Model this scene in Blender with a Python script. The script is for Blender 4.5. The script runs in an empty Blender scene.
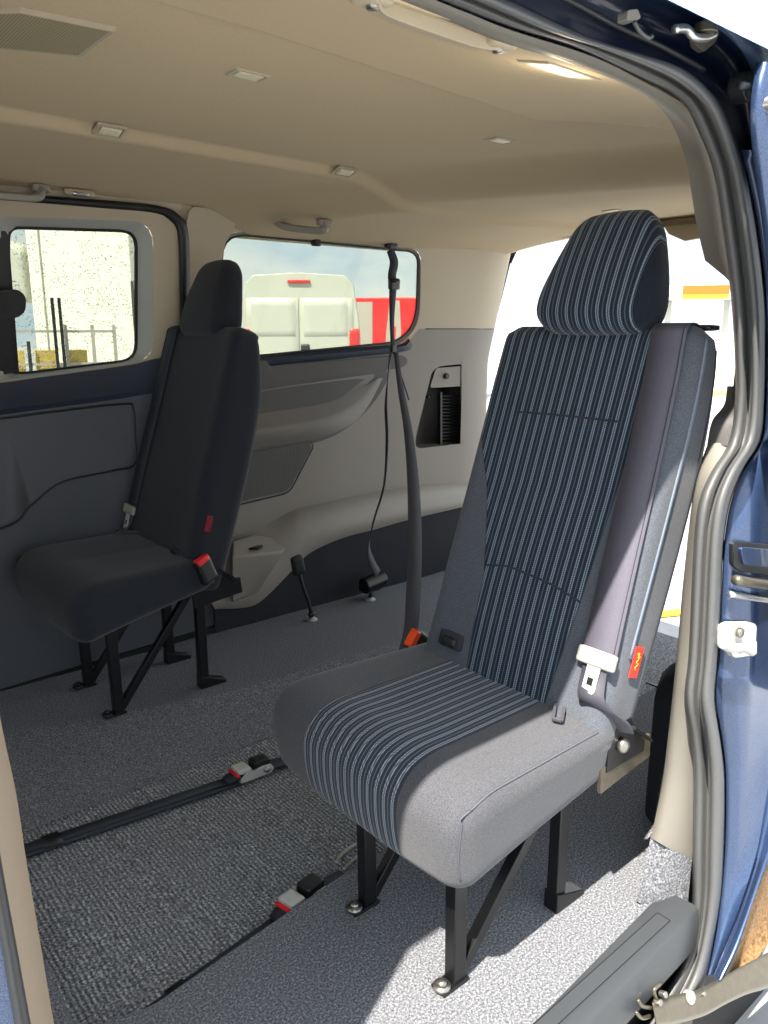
import bpy, bmesh, math, random
from mathutils import Vector, Matrix
random.seed(7)
SC = bpy.context.scene
COL = SC.collection
PI = math.pi

# ------------------------------------------------------------------ camera model
H = 1.15; FPX = 780.0; PITCH = math.atan(182/780); YAW = math.radians(50)
Fh = Vector((math.cos(YAW), math.sin(YAW), 0)); RT = Vector((math.sin(YAW), -math.cos(YAW), 0)); ZV = Vector((0, 0, 1))
FW = Fh*math.cos(PITCH)-ZV*math.sin(PITCH); UPV = Fh*math.sin(PITCH)+ZV*math.cos(PITCH)
CAM = Vector((0, 0, H))
def ray(x, y): return FW*FPX+RT*(x-384)+UPV*(512-y)
def onplane(x, y, n, p0):
    d = ray(x, y); n = Vector(n); t = (n.dot(Vector(p0)-CAM))/n.dot(d)
    return CAM+d*t
def onz(x, y, z=0.0): return onplane(x, y, (0, 0, 1), (0, 0, z))
def ony(x, y, Y): return onplane(x, y, (0, 1, 0), (0, Y, 0))
def onx(x, y, X): return onplane(x, y, (1, 0, 0), (X, 0, 0))
WY = 2.68
def WL(x, y, off=0.0): return ony(x, y, WY-off)                       # lower side wall plane
NU = Vector((0, 1, 0.25))
def WU(x, y, off=0.0): return onplane(x, y, NU, (0, WY-off, 1.0))     # upper side wall plane (tumblehome)

def onN(x, y, o=0.0):                     # plane of the door opening, leaning in towards the roof
    n = Vector((0, 1, -.032)); return onplane(x, y, n, (0, .62+o, 0))

# ------------------------------------------------------------------ materials
def srgb(c):
    def f(v):
        v /= 255.0
        return v/12.92 if v <= .04045 else ((v+.055)/1.055)**2.4
    return (f(c[0]), f(c[1]), f(c[2]), 1)
class NT:
    def __init__(s, name):
        s.m = bpy.data.materials.new(name); s.m.use_nodes = True
        s.t = s.m.node_tree; s.b = s.t.nodes['Principled BSDF']
    def n(s, typ, **kw):
        o = s.t.nodes.new(typ)
        for k, v in kw.items(): setattr(o, k, v)
        return o
    def l(s, a, b): s.t.links.new(a, b)
    def math(s, op, a, b=None, c=None):
        o = s.n('ShaderNodeMath', operation=op)
        for i, v in enumerate((a, b, c)):
            if v is None: continue
            if isinstance(v, (int, float)): o.inputs[i].default_value = v
            else: s.l(v, o.inputs[i])
        return o.outputs[0]
    def mix(s, f, a, b):
        o = s.n('ShaderNodeMix', data_type='RGBA')
        for i, v in ((0, f), (6, a), (7, b)):
            if isinstance(v, (int, float, tuple)): o.inputs[i].default_value = v
            else: s.l(v, o.inputs[i])
        return o.outputs[2]
    def noise(s, scale, detail=3, rough=.5, coord='Object', stretch=None):
        tc = s.n('ShaderNodeTexCoord'); v = tc.outputs[coord]
        if stretch:
            mp = s.n('ShaderNodeMapping'); mp.inputs['Scale'].default_value = stretch; s.l(v, mp.inputs[0]); v = mp.outputs[0]
        o = s.n('ShaderNodeTexNoise'); o.inputs['Scale'].default_value = scale; o.inputs['Detail'].default_value = detail; o.inputs['Roughness'].default_value = rough
        s.l(v, o.inputs['Vector']); return o.outputs['Fac']
    def ramp(s, f, stops):
        o = s.n('ShaderNodeValToRGB'); e = o.color_ramp.elements
        e[0].position, e[0].color = stops[0]; e[1].position, e[1].color = stops[-1]
        for p, c in stops[1:-1]:
            k = e.new(p); k.color = c
        s.l(f, o.inputs[0]); return o.outputs[0]
    def bump(s, h, st, dist=.002):
        o = s.n('ShaderNodeBump'); o.inputs['Strength'].default_value = st; o.inputs['Distance'].default_value = dist
        s.l(h, o.inputs['Height']); s.l(o.outputs[0], s.b.inputs['Normal'])
def mat(name, col, rough=.5, metal=0.0, nz=None, bump=0.0, var=.12, spec=None, coat=0.0, emit=None, est=1.0, dist=.001):
    k = NT(name); c = srgb(col); k.b.inputs['Base Color'].default_value = c
    k.b.inputs['Roughness'].default_value = rough; k.b.inputs['Metallic'].default_value = metal
    if spec is not None: k.b.inputs['Specular IOR Level'].default_value = spec
    if coat: k.b.inputs['Coat Weight'].default_value = coat; k.b.inputs['Coat Roughness'].default_value = .05
    if nz:
        f = k.noise(nz)
        a = tuple(max(0, v*(1-var)) for v in c[:3])+(1,); b = tuple(v*(1+var) for v in c[:3])+(1,)
        k.l(k.ramp(f, [(.3, a), (.7, b)]), k.b.inputs['Base Color'])
        if bump: k.bump(f, bump, dist)
    if emit: k.b.inputs['Emission Color'].default_value = srgb(emit); k.b.inputs['Emission Strength'].default_value = est
    return k.m

def stripe_fabric(name, base, stripe, pitch, kind, dim=.6):
    """woven cloth, a band of paired dotted stripes between two border curves keyed on height"""
    k = NT(name); k.b.inputs['Roughness'].default_value = .95; k.b.inputs['Specular IOR Level'].default_value = .15
    k.b.inputs['Sheen Weight'].default_value = .15
    tc = k.n('ShaderNodeTexCoord'); sp = k.n('ShaderNodeSeparateXYZ'); k.l(tc.outputs['Object'], sp.inputs[0])
    X, Y, Z = sp.outputs
    fine = k.noise(520, 2, .7); mot = k.noise(60, 3, .6)
    b0 = srgb(base); dk = tuple(v*.62 for v in b0[:3])+(1,); lt = tuple(v*1.5 for v in b0[:3])+(1,)
    plain = k.ramp(fine, [(.3, dk), (.5, b0), (.72, lt)])
    if kind == 'plain':
        colr = plain
    else:
        if kind == 'cushion':
            along = k.math('SUBTRACT', X, Z); lo = k.math('MULTIPLY_ADD', X, .0, -.106); hi = k.math('MULTIPLY_ADD', X, -.04, .155)
        elif kind == 'head':
            along = Z; lo = k.math('MULTIPLY_ADD', Z, .0, -.112); hi = k.math('MULTIPLY_ADD', Z, .0, .30)
        else:
            along = Z
            def curve(pts):     # piecewise map of height -> y border
                o = k.n('ShaderNodeFloatCurve'); cv = o.mapping.curves[0]
                P = [((z)/1.3, (y+.3)/.6) for z, y in pts]
                cv.points[0].location = P[0]; cv.points[1].location = P[-1]
                for p in P[1:-1]: cv.points.new(*p)
                for p in cv.points: p.handle_type = 'VECTOR'
                o.mapping.update(); k.l(k.math('DIVIDE', Z, 1.3), o.inputs['Value'])
                return k.math('MULTIPLY_ADD', o.outputs[0], .6, -.3)
            lo = curve([(0, -.11), (.45, -.115), (.62, -.135), (.70, -.14), (1.15, -.162), (1.3, -.165)])
            hi = curve([(0, .09), (.45, .097), (.64, .112), (.70, .13), (.80, .165), (.92, .225), (1.0, .26), (1.3, .26)])
        ph = k.math('DIVIDE', Y, pitch)
        fr = k.math('FRACT', k.math('ADD', ph, 20.0))
        d = k.math('ABSOLUTE', k.math('SUBTRACT', fr, .5))
        # two thin cords either side of the stripe centre
        core = k.math('LESS_THAN', d, .16)
        cord = k.math('GREATER_THAN', k.math('ABSOLUTE', k.math('SUBTRACT', d, .0)), .035)
        rope = k.math('SINE', k.math('ADD', k.math('MULTIPLY', along, 1500.0), k.math('MULTIPLY', fr, 14.0)))
        rope = k.math('MULTIPLY_ADD', rope, .28, .62)
        st = k.math('MULTIPLY', k.math('MULTIPLY', core, cord), rope)
        # faint secondary rib between the bright ones
        rib = k.math('MULTIPLY', k.math('GREATER_THAN', d, .44), .22)
        st = k.math('ADD', st, rib)
        inside = k.math('MULTIPLY', k.math('GREATER_THAN', Y, lo), k.math('LESS_THAN', Y, hi))
        e = k.math('MINIMUM', k.math('ABSOLUTE', k.math('SUBTRACT', Y, lo)), k.math('ABSOLUTE', k.math('SUBTRACT', Y, hi)))
        seam = k.math('LESS_THAN', e, .0016)
        dark = tuple(v for v in srgb(stripe[1]))
        ins = k.mix(st, k.mix(k.math('MULTIPLY', fine, .5), dark, tuple(v*1.9 for v in dark[:3])+(1,)), srgb(stripe[0]))
        colr = k.mix(inside, plain, ins)
        colr = k.mix(k.math('MULTIPLY', seam, .55), colr, tuple(v*.3 for v in b0[:3])+(1,))
    k.l(colr, k.b.inputs['Base Color'])
    k.bump(k.math('ADD', fine, k.math('MULTIPLY', mot, .6)), .35, .0012)
    return k.m

def carpet(name, dark, mid, light, scale=260, ribbed=False):
    k = NT(name); k.b.inputs['Roughness'].default_value = 1; k.b.inputs['Specular IOR Level'].default_value = .05
    f = k.noise(scale, 4, .75); g = k.noise(18, 3, .6)
    c = k.ramp(f, [(.34, srgb(dark)), (.5, srgb(mid)), (.66, srgb(light))])
    c = k.mix(k.math('MULTIPLY', g, .35), c, srgb(mid))
    h = f
    if ribbed:
        tc = k.n('ShaderNodeTexCoord'); sp = k.n('ShaderNodeSeparateXYZ'); k.l(tc.outputs['Object'], sp.inputs[0])
        w = k.math('ADD', k.math('MULTIPLY', sp.outputs[0], 2*PI/.0105), k.math('MULTIPLY', k.noise(40, 2), 5.0))
        s1 = k.math('MULTIPLY_ADD', k.math('SINE', w), .5, .5)
        w2 = k.math('MULTIPLY_ADD', k.math('SINE', k.math('MULTIPLY', sp.outputs[1], 2*PI/.006)), .5, .5)
        h = k.math('ADD', k.math('MULTIPLY', s1, 1.3), k.math('MULTIPLY', w2, .4))
        c = k.mix(k.math('MULTIPLY', k.math('SUBTRACT', 1.0, s1), .55), c, srgb(dark))
        h = k.math('ADD', h, f)
    k.l(c, k.b.inputs['Base Color'])
    k.bump(h, .8, .004)
    return k.m

M = {}
M['headliner'] = mat('headliner', (188, 170, 139), .95, nz=300, bump=.15, var=.05)
M['trim_beige'] = mat('trim_beige', (170, 158, 136), .6, nz=500, bump=.1, var=.03)
M['trim_grey'] = mat('trim_grey', (124, 118, 110), .55, nz=600, bump=.2, var=.06)
M['trim_grey_light'] = mat('trim_grey_light', (138, 133, 125), .5, nz=600, bump=.15, var=.05)
M['door_grey'] = mat('door_grey', (74, 77, 84), .55, nz=600, bump=.2, var=.06)
M['door_dark'] = mat('door_dark', (44, 52, 68), .5, nz=600, bump=.15, var=.06)
M['recess_dark'] = mat('recess_dark', (70, 68, 68), .6, nz=400, bump=.2, var=.08)
M['scoop_grey'] = mat('scoop_grey', (104, 99, 94), .45, nz=500, bump=.2, var=.06)
M['surround'] = mat('surround', (176, 178, 170), .5, nz=500, bump=.1, var=.04)
M['kick'] = mat('kick', (34, 36, 42), .95, nz=350, bump=.3, var=.25)
M['black'] = mat('black', (20, 21, 24), .45, nz=300, var=.1)
M['black_gloss'] = mat('black_gloss', (12, 13, 15), .28, nz=200, var=.1)
M['steel_black'] = mat('steel_black', (13, 14, 16), .38, nz=120, bump=.1, var=.2)
M['rubber'] = mat('rubber', (84, 85, 86), .5, nz=200, bump=.1, var=.06)
M['rubber_dark'] = mat('rubber_dark', (40, 42, 46), .45, nz=200, bump=.1, var=.06)
M['pillar_light'] = mat('pillar_light', (108, 105, 98), .55, nz=600, bump=.1, var=.04)
M['sill'] = mat('sill', (54, 57, 61), .5, nz=700, bump=.25, var=.08)
M['belt'] = mat('belt', (62, 62, 72), .7, nz=700, bump=.3, var=.2)
M['belt_light'] = mat('belt_light', (80, 78, 90), .65, nz=900, bump=.4, var=.22)
M['belt_black'] = mat('belt_black', (36, 41, 51), .75, nz=700, bump=.3, var=.2)
M['buckle_grey'] = mat('buckle_grey', (150, 148, 140), .5, nz=200, var=.05)
M['steel'] = mat('steel', (200, 200, 198), .3, metal=.9, nz=90, var=.08)
M['steel_dull'] = mat('steel_dull', (104, 98, 86), .38, metal=.7, nz=60, bump=.1, var=.12)
M['white_metal'] = mat('white_metal', (176, 176, 172), .45, nz=80, var=.05)
M['orange'] = mat('orange', (255, 84, 22), .4, nz=100, var=.04)
M['red'] = mat('red', (214, 28, 40), .45, nz=100, var=.05)
M['tag_red'] = mat('tag_red', (205, 52, 40), .8, nz=220, var=.35)
M['tag_dark_red'] = mat('tag_dark_red', (120, 20, 32), .8, nz=220, var=.3)
M['yellow'] = mat('yellow', (196, 168, 24), .5, nz=60, var=.08)
M['zip'] = mat('zip', (104, 114, 128), .5, nz=900, bump=.3, var=.3)
M['pillar_tan'] = mat('pillar_tan', (128, 113, 96), .6, nz=500, bump=.1, var=.04)
M['stitch'] = mat('stitch', (36, 40, 48), .8, nz=400, var=.1)
M['stitch_mid'] = mat('stitch_mid', (74, 78, 86), .8, nz=400, var=.1)
M['stitch_light'] = mat('stitch_light', (120, 124, 130), .8, nz=400, var=.1)
M['lens'] = mat('lens', (216, 210, 180), .35, nz=160, bump=.4, var=.08)
M['lens_lit'] = mat('lens_lit', (255, 238, 190), .35, nz=160, bump=.4, var=.05, emit=(255, 226, 160), est=1.6)
M['vent'] = mat('vent', (160, 152, 122), .7, nz=300, var=.06)
M['white_paint'] = mat('white_paint', (186, 186, 176), .4, nz=3, var=.03)
M['lorry_white'] = mat('lorry_white', (238, 238, 222), .5, nz=2, var=.03)
M['trailer_red'] = mat('trailer_red', (222, 24, 26), .4, nz=3, var=.05)
M['letter_grey'] = mat('letter_grey', (176, 168, 160), .5, nz=40, var=.1)
M['tail_red'] = mat('tail_red', (200, 40, 36), .3, nz=50, var=.1)
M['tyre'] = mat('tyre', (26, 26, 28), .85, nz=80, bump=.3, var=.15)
M['pallet'] = mat('pallet', (196, 172, 96), .8, nz=30, var=.2)
M['concrete_wall'] = mat('concrete_wall', (232, 230, 224), .8, nz=2, var=.04)
M['canopy_orange'] = mat('canopy_orange', (206, 92, 8), .6, nz=4, var=.03)
M['canopy_yellow'] = mat('canopy_yellow', (200, 176, 30), .6, nz=4, var=.03)
M['mud'] = mat('mud', (122, 94, 62), .95, nz=130, bump=.9, var=.5, dist=.004)
M['bolt'] = mat('bolt', (150, 148, 142), .3, metal=.9, nz=60, var=.1)
M['fab_far'] = stripe_fabric('cloth_navy', (36, 39, 46), None, .024, 'plain')
M['fab_plain'] = stripe_fabric('cloth_grey', (78, 82, 90), None, .024, 'plain')
SS = ((130, 147, 162), (24, 31, 44))
SC2 = ((158, 168, 178), (38, 44, 56))
M['fab_cushion'] = stripe_fabric('cloth_striped_cushion', (72, 73, 78), SC2, .0215, 'cushion')
M['fab_back'] = stripe_fabric('cloth_striped_back', (78, 82, 90), SS, .0238, 'back')
M['fab_head'] = stripe_fabric('cloth_striped_head', (24, 30, 42), SS, .0245, 'head')
M['carpet'] = carpet('carpet', (54, 57, 63), (104, 106, 112), (172, 173, 176), 230)
M['carpet_rib'] = carpet('carpet_rib', (40, 43, 49), (136, 139, 145), (245, 246, 248), 190, True)
# body paint with flake
k = NT('body_paint'); k.b.inputs['Metallic'].default_value = .55; k.b.inputs['Roughness'].default_value = .32
k.b.inputs['Coat Weight'].default_value = 1; k.b.inputs['Coat Roughness'].default_value = .04
k.l(k.ramp(k.noise(900, 2), [(.35, srgb((32, 48, 80))), (.65, srgb((70, 92, 130)))]), k.b.inputs['Base Color']); M['paint'] = k.m
k = NT('body_paint_wet_sunlit'); k.b.inputs['Metallic'].default_value = .4; k.b.inputs['Roughness'].default_value = .3; k.b.inputs['Coat Weight'].default_value = 1
k.l(k.ramp(k.noise(120, 3), [(.4, srgb((60, 120, 190))), (.62, srgb((200, 226, 245)))]), k.b.inputs['Base Color']); M['paint_wet_sunlit'] = k.m  # water-drop speckle, with the roof's sunlit brightness put into the blue
M['paint_shaded'] = mat('paint_shaded', (20, 32, 58), .3, metal=.2, nz=200, var=.2, coat=.6)  # body blue darkened, the roof channel's shade put into the colour
# speaker grille
def perforated(name, base, hole, sc):
    k = NT(name); k.b.inputs['Roughness'].default_value = .7
    tc = k.n('ShaderNodeTexCoord'); sp = k.n('ShaderNodeSeparateXYZ'); k.l(tc.outputs['Object'], sp.inputs[0])
    def s(o): return k.math('SINE', k.math('MULTIPLY', o, sc))
    a = k.math('MAXIMUM', k.math('MULTIPLY', s(sp.outputs[0]), s(sp.outputs[1])), k.math('MULTIPLY', s(sp.outputs[0]), s(sp.outputs[2])))
    h = k.math('GREATER_THAN', a, .35)
    k.l(k.mix(h, srgb(base), srgb(hole)), k.b.inputs['Base Color']); return k.m
M['speaker'] = perforated('speaker_grille', (160, 150, 120), (122, 114, 86), 1300)
M['speaker_door'] = perforated('speaker_grille_door', (88, 86, 84), (50, 49, 48), 900)
# rain-dotted privacy glass
k = NT('glass_rain'); t = k.t
tr = k.n('ShaderNodeBsdfTransparent'); tr.inputs[0].default_value = (.60, .625, .585, 1)
gl = k.n('ShaderNodeBsdfGlossy'); gl.inputs['Roughness'].default_value = .03
df = k.n('ShaderNodeBsdfDiffuse'); df.inputs[0].default_value = (.22, .24, .23, 1)
tc = k.n('ShaderNodeTexCoord'); vo = k.n('ShaderNodeTexVoronoi'); vo.inputs['Scale'].default_value = 120; k.l(tc.outputs['Object'], vo.inputs['Vector'])
dot = k.math('LESS_THAN', vo.outputs['Distance'], .27)
msk = k.math('MULTIPLY', dot, k.math('GREATER_THAN', k.noise(33, 3), .47))
fr = k.n('ShaderNodeFresnel'); fr.inputs[0].default_value = 1.6
m1 = k.n('ShaderNodeMixShader'); k.l(fr.outputs[0], m1.inputs[0]); k.l(tr.outputs[0], m1.inputs[1]); k.l(gl.outputs[0], m1.inputs[2])
m2 = k.n('ShaderNodeMixShader'); k.l(k.math('MULTIPLY', msk, .55), m2.inputs[0]); k.l(m1.outputs[0], m2.inputs[1]); k.l(df.outputs[0], m2.inputs[2])
k.l(m2.outputs[0], t.nodes['Material Output'].inputs[0]); M['glass_rain'] = k.m
k = NT('glass_clear')
tr = k.n('ShaderNodeBsdfTransparent'); tr.inputs[0].default_value = (.60, .625, .585, 1)
gl = k.n('ShaderNodeBsdfGlossy'); gl.inputs['Roughness'].default_value = .03
fr = k.n('ShaderNodeFresnel'); fr.inputs[0].default_value = 1.25
m1 = k.n('ShaderNodeMixShader'); k.l(fr.outputs[0], m1.inputs[0]); k.l(tr.outputs[0], m1.inputs[1]); k.l(gl.outputs[0], m1.inputs[2])
k.l(m1.outputs[0], k.t.nodes['Material Output'].inputs[0]); M['glass'] = k.m
k = NT('ground'); k.b.inputs['Roughness'].default_value = .9
f = k.noise(1.2, 6, .7); k.l(k.ramp(f, [(.35, srgb((132, 134, 136))), (.65, srgb((168, 169, 170)))]), k.b.inputs['Base Color']); M['ground'] = k.m

# ------------------------------------------------------------------ object helpers
def link(name, me, m, parent=None, smooth=True, bevel=0.0, solid=0.0, seg=3):
    me.materials.append(m if not isinstance(m, str) else M[m])
    o = bpy.data.objects.new(name, me); COL.objects.link(o)
    if parent is not None: o.parent = parent
    if smooth:
        for p in me.polygons: p.use_smooth = True
    if solid:
        s = o.modifiers.new('thick', 'SOLIDIFY'); s.thickness = abs(solid); s.offset = 1 if solid > 0 else -1
    if bevel:
        b = o.modifiers.new('bevel', 'BEVEL'); b.width = bevel; b.segments = seg; b.limit_method = 'ANGLE'; b.angle_limit = math.radians(35)
        b.harden_normals = False
    if smooth and (bevel or solid):
        try: me.set_sharp_from_angle(angle=math.radians(40))
        except Exception: pass
    return o
def obj(name, bm, m, parent=None, smooth=True, bevel=0.0, solid=0.0, sharp=None, seg=3, fix=True):
    if fix: bmesh.ops.recalc_face_normals(bm, faces=bm.faces)
    me = bpy.data.meshes.new(name); bm.to_mesh(me); bm.free()
    o = link(name, me, m, parent, smooth, bevel, solid, seg)
    if sharp: me.set_sharp_from_angle(angle=math.radians(sharp))
    return o
def tag(o, label, cat, group=None):
    o['label'] = label; o['category'] = cat
    if group: o['group'] = group
    return o
def struct(o): o['kind'] = 'structure'; return o
def thing(name, label, cat, loc, group=None):
    o = bpy.data.objects.new(name, None); COL.objects.link(o); o.location = loc; o.empty_display_size = .05
    return tag(o, label, cat, group)
def off(o, t):      # mesh given in world coordinates -> local to the Empty t
    o.data.transform(Matrix.Translation(-Vector(t.location))); return o

def box(bm, c, s, rot=None):
    r = bmesh.ops.create_cube(bm, size=1.0)
    mt = Matrix.Translation(Vector(c)) @ (rot if rot else Matrix.Identity(4)) @ Matrix.Diagonal((*s, 1))
    bmesh.ops.transform(bm, matrix=mt, verts=r['verts']); return r['verts']
def bar(bm, a, b, w, t, up=(0, 0, 1)):
    """rectangular bar from a to b; w across, t along 'up'"""
    a = Vector(a); b = Vector(b); d = (b-a); L = d.length; d.normalize(); u = Vector(up); s = d.cross(u)
    if s.length < 1e-4: u = Vector((1, 0, 0)); s = d.cross(u)
    s.normalize(); u = s.cross(d)
    r = Matrix((d, s, u)).transposed().to_4x4()
    return box(bm, (a+b)/2, (L, w, t), r)
def cyl(bm, a, b, r, n=20, r2=None):
    a = Vector(a); b = Vector(b); d = b-a
    q = d.to_track_quat('Z', 'Y').to_matrix().to_4x4()
    x = bmesh.ops.create_cone(bm, cap_ends=True, segments=n, radius1=r, radius2=r if r2 is None else r2, depth=d.length)
    bmesh.ops.transform(bm, matrix=Matrix.Translation((a+b)/2) @ q, verts=x['verts']); return x['verts']
def ball(bm, c, r, s=(1, 1, 1)):
    x = bmesh.ops.create_uvsphere(bm, u_segments=20, v_segments=12, radius=r)
    bmesh.ops.transform(bm, matrix=Matrix.Translation(Vector(c)) @ Matrix.Diagonal((*s, 1)), verts=x['verts'])
def catmull(pts, n=6):
    P = [Vector(p) for p in pts]
    if len(P) < 3: return P
    out = []
    for i in range(len(P)-1):
        p0 = P[max(i-1, 0)]; p1 = P[i]; p2 = P[i+1]; p3 = P[min(i+2, len(P)-1)]
        for j in range(n):
            t = j/n
            out.append(.5*((2*p1)+(p2-p0)*t+(2*p0-5*p1+4*p2-p3)*t*t+(3*p1-p0-3*p2+p3)*t**3))
    out.append(P[-1]); return out
def resample(pts, n):
    L = [0]
    for a, b in zip(pts, pts[1:]): L.append(L[-1]+(b-a).length)
    out = []; j = 0
    for i in range(n):
        d = L[-1]*i/(n-1)
        while j < len(L)-2 and L[j+1] < d: j += 1
        s = (d-L[j])/max(L[j+1]-L[j], 1e-9); out.append(pts[j].lerp(pts[j+1], min(s, 1)))
    return out
def tube(bm, path, r, n=10, smooth=6, cap=True):
    P = catmull(path, smooth) if smooth else [Vector(p) for p in path]
    rings = []; prev = None
    for i, p in enumerate(P):
        d = (P[min(i+1, len(P)-1)]-P[max(i-1, 0)]).normalized()
        if prev is None:
            u = d.orthogonal().normalized()
        else:
            u = (prev-d*prev.dot(d)).normalized()
        prev = u; v = d.cross(u)
        rings.append([bm.verts.new(p+(u*math.cos(2*PI*k/n)+v*math.sin(2*PI*k/n))*r) for k in range(n)])
    for a, b in zip(rings, rings[1:]):
        for k in range(n): bm.faces.new((a[k], a[(k+1) % n], b[(k+1) % n], b[k]))
    if cap: bm.faces.new(rings[0][::-1]); bm.faces.new(rings[-1])
def ribbon(bm, path, wdirs, w, t, smooth=6, up=None):
    """flat strap: wdirs = one width direction or one for each path point"""
    P = [Vector(p) for p in path]
    if not isinstance(wdirs, list): wdirs = [wdirs]*len(P)
    W = [Vector(x).normalized() for x in wdirs]
    ws = w if isinstance(w, list) else [w]*len(P)
    if smooth:
        Q = catmull(P, smooth); WW = catmull(W, smooth); S = [v.x for v in catmull([Vector((x, 0, 0)) for x in ws], smooth)]
    else: Q, WW, S = P, W, ws
    rings = []
    for i, p in enumerate(Q):
        d = (Q[min(i+1, len(Q)-1)]-Q[max(i-1, 0)]).normalized(); x = WW[i]; x = (x-d*x.dot(d)).normalized(); n = d.cross(x)
        h = S[i]/2
        prof = [(-h, -t/2), (0, -t/2), (h, -t/2), (h, t/2), (0, t/2), (-h, t/2)]
        rings.append([bm.verts.new(p+x*a+n*b) for a, b in prof])
    for a, b in zip(rings, rings[1:]):
        for k in range(6): bm.faces.new((a[k], a[(k+1) % 6], b[(k+1) % 6], b[k]))
    bm.faces.new(rings[0][::-1]); bm.faces.new(rings[-1])
def loft(bm, curves, n=40, close=False, smooth=5):
    """surface through open curves (lists of 3D points), each resampled to n"""
    R = [resample(catmull(c, smooth) if smooth else [Vector(p) for p in c], n) for c in curves]
    V = [[bm.verts.new(p) for p in r] for r in R]
    pairs = list(zip(V, V[1:]))
    if close: pairs.append((V[-1], V[0]))
    for a, b in pairs:
        for i in range(n-1): bm.faces.new((a[i], a[i+1], b[i+1], b[i]))
    return V
def round_poly(pts, r, seg=5):
    """round the corners of a 2-D pixel outline; r in pixels (number or list)"""
    out = []; n = len(pts)
    for i in range(n):
        p0, p1, p2 = Vector(pts[i-1]), Vector(pts[i]), Vector(pts[(i+1) % n])
        rr = r[i] if isinstance(r, list) else r
        a = (p0-p1); b = (p2-p1); ra = min(rr, a.length*.49); rb = min(rr, b.length*.49)
        if rr <= 0: out.append(tuple(p1)); continue
        A = p1+a.normalized()*ra; B = p1+b.normalized()*rb
        for j in range(seg+1):
            t = j/seg; q = A*(1-t)**2+p1*2*t*(1-t)+B*t*t; out.append(tuple(q))
    return out
def fill(bm, outer, holes=()):
    """fill a (near planar) 3-D outline with holes"""
    es = []
    for lp in [outer]+list(holes):
        v = [bm.verts.new(p) for p in lp]
        for i in range(len(v)): es.append(bm.edges.new((v[i], v[(i+1) % len(v)])))
    bmesh.ops.triangle_fill(bm, use_beauty=True, use_dissolve=False, edges=es)
def plate(bm, outline, depth):
    """prism from a 3-D outline pushed along depth (Vector)"""
    d = Vector(depth); a = [bm.verts.new(p) for p in outline]; b = [bm.verts.new(Vector(p)+d) for p in outline]
    n = len(a)
    for i in range(n): bm.faces.new((a[i], a[(i+1) % n], b[(i+1) % n], b[i]))
    f = bm.faces.new(a); g = bm.faces.new(b[::-1])
    bmesh.ops.triangulate(bm, faces=[f, g], ngon_method='BEAUTY')
def px_plate(name, pts, fn, o, depth, m, parent=None, r=0, bevel=.0, into=Vector((0, 1, 0))):
    bm = bmesh.new(); out = [fn(x, y, o) for x, y in (round_poly(pts, r) if r else pts)]
    plate(bm, out, into*depth)
    ob = obj(name, bm, m, parent, smooth=bool(bevel), bevel=bevel)
    if parent is not None: off(ob, parent)
    return ob
def strip(name, A, B, m, parent=None, solid=0.0, n=40, mid=None, smooth=5):
    bm = bmesh.new(); loft(bm, [A]+(mid or [])+[B], n, smooth=smooth)
    o = obj(name, bm, m, parent, solid=solid)
    return o
def rounded(bm, hx, hy, hz, r, n=10, deform=None, nx=None):
    """rounded cushion block, optional vertex deform"""
    nn = (n, n, n) if not nx else nx
    verts = {}
    def vget(i, j, k):
        key = (i, j, k)
        if key not in verts:
            p = Vector((-hx+2*hx*i/nn[0], -hy+2*hy*j/nn[1], -hz+2*hz*k/nn[2]))
            q = Vector((max(-hx+r, min(hx-r, p.x)), max(-hy+r, min(hy-r, p.y)), max(-hz+r, min(hz-r, p.z))))
            d = p-q
            if d.length > 1e-9:
                m_ = max(abs(d.x), abs(d.y), abs(d.z))
                p = q+d.normalized()*m_
            if deform: p = deform(p)
            verts[key] = bm.verts.new(p)
        return verts[key]
    a, b, c = nn
    for j in range(b):
        for k in range(c):
            for i in (0, a): bm.faces.new((vget(i, j, k), vget(i, j+1, k), vget(i, j+1, k+1), vget(i, j, k+1)))
    for i in range(a):
        for k in range(c):
            for j in (0, b): bm.faces.new((vget(i, j, k), vget(i+1, j, k), vget(i+1, j, k+1), vget(i, j, k+1)))
    for i in range(a):
        for j in range(b):
            for k in (0, c): bm.faces.new((vget(i, j, k), vget(i+1, j, k), vget(i+1, j+1, k), vget(i, j+1, k)))

# ================================================================== FLOOR
xa, xb = -1.3, 2.93
RF = [(-1.3, 2.30), (.47, 2.30), (1.15, 2.115), (2.93, 2.05)]        # far raised carpet edge (top)
RB = [(-1.3, 1.84), (.42, 1.84), (1.13, 1.88), (2.93, 1.86)]         # its foot, on the well floor
NB = [(.30, 1.16), (.40, 1.125), (.90, 1.185), (2.0, 1.24), (2.93, 1.26)]
def wz(x): return -.035-.03*max(0, (x-.3))                            # the wheelchair well deepens to the rear
floor = []
bm = bmesh.new()
loft(bm, [[(x, y, 0) for x, y in RF], [(-1.3, 2.74, 0), (2.93, 2.74, 0)]], 60, smooth=0)
loft(bm, [[(-1.3, .63, 0), (1.36, .66, 0), (1.40, .70, 0), (2.93, .70, 0)], [(x, y, 0) for x, y in [(-1.3, 1.12)]+NB]], 60, smooth=0)
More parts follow.
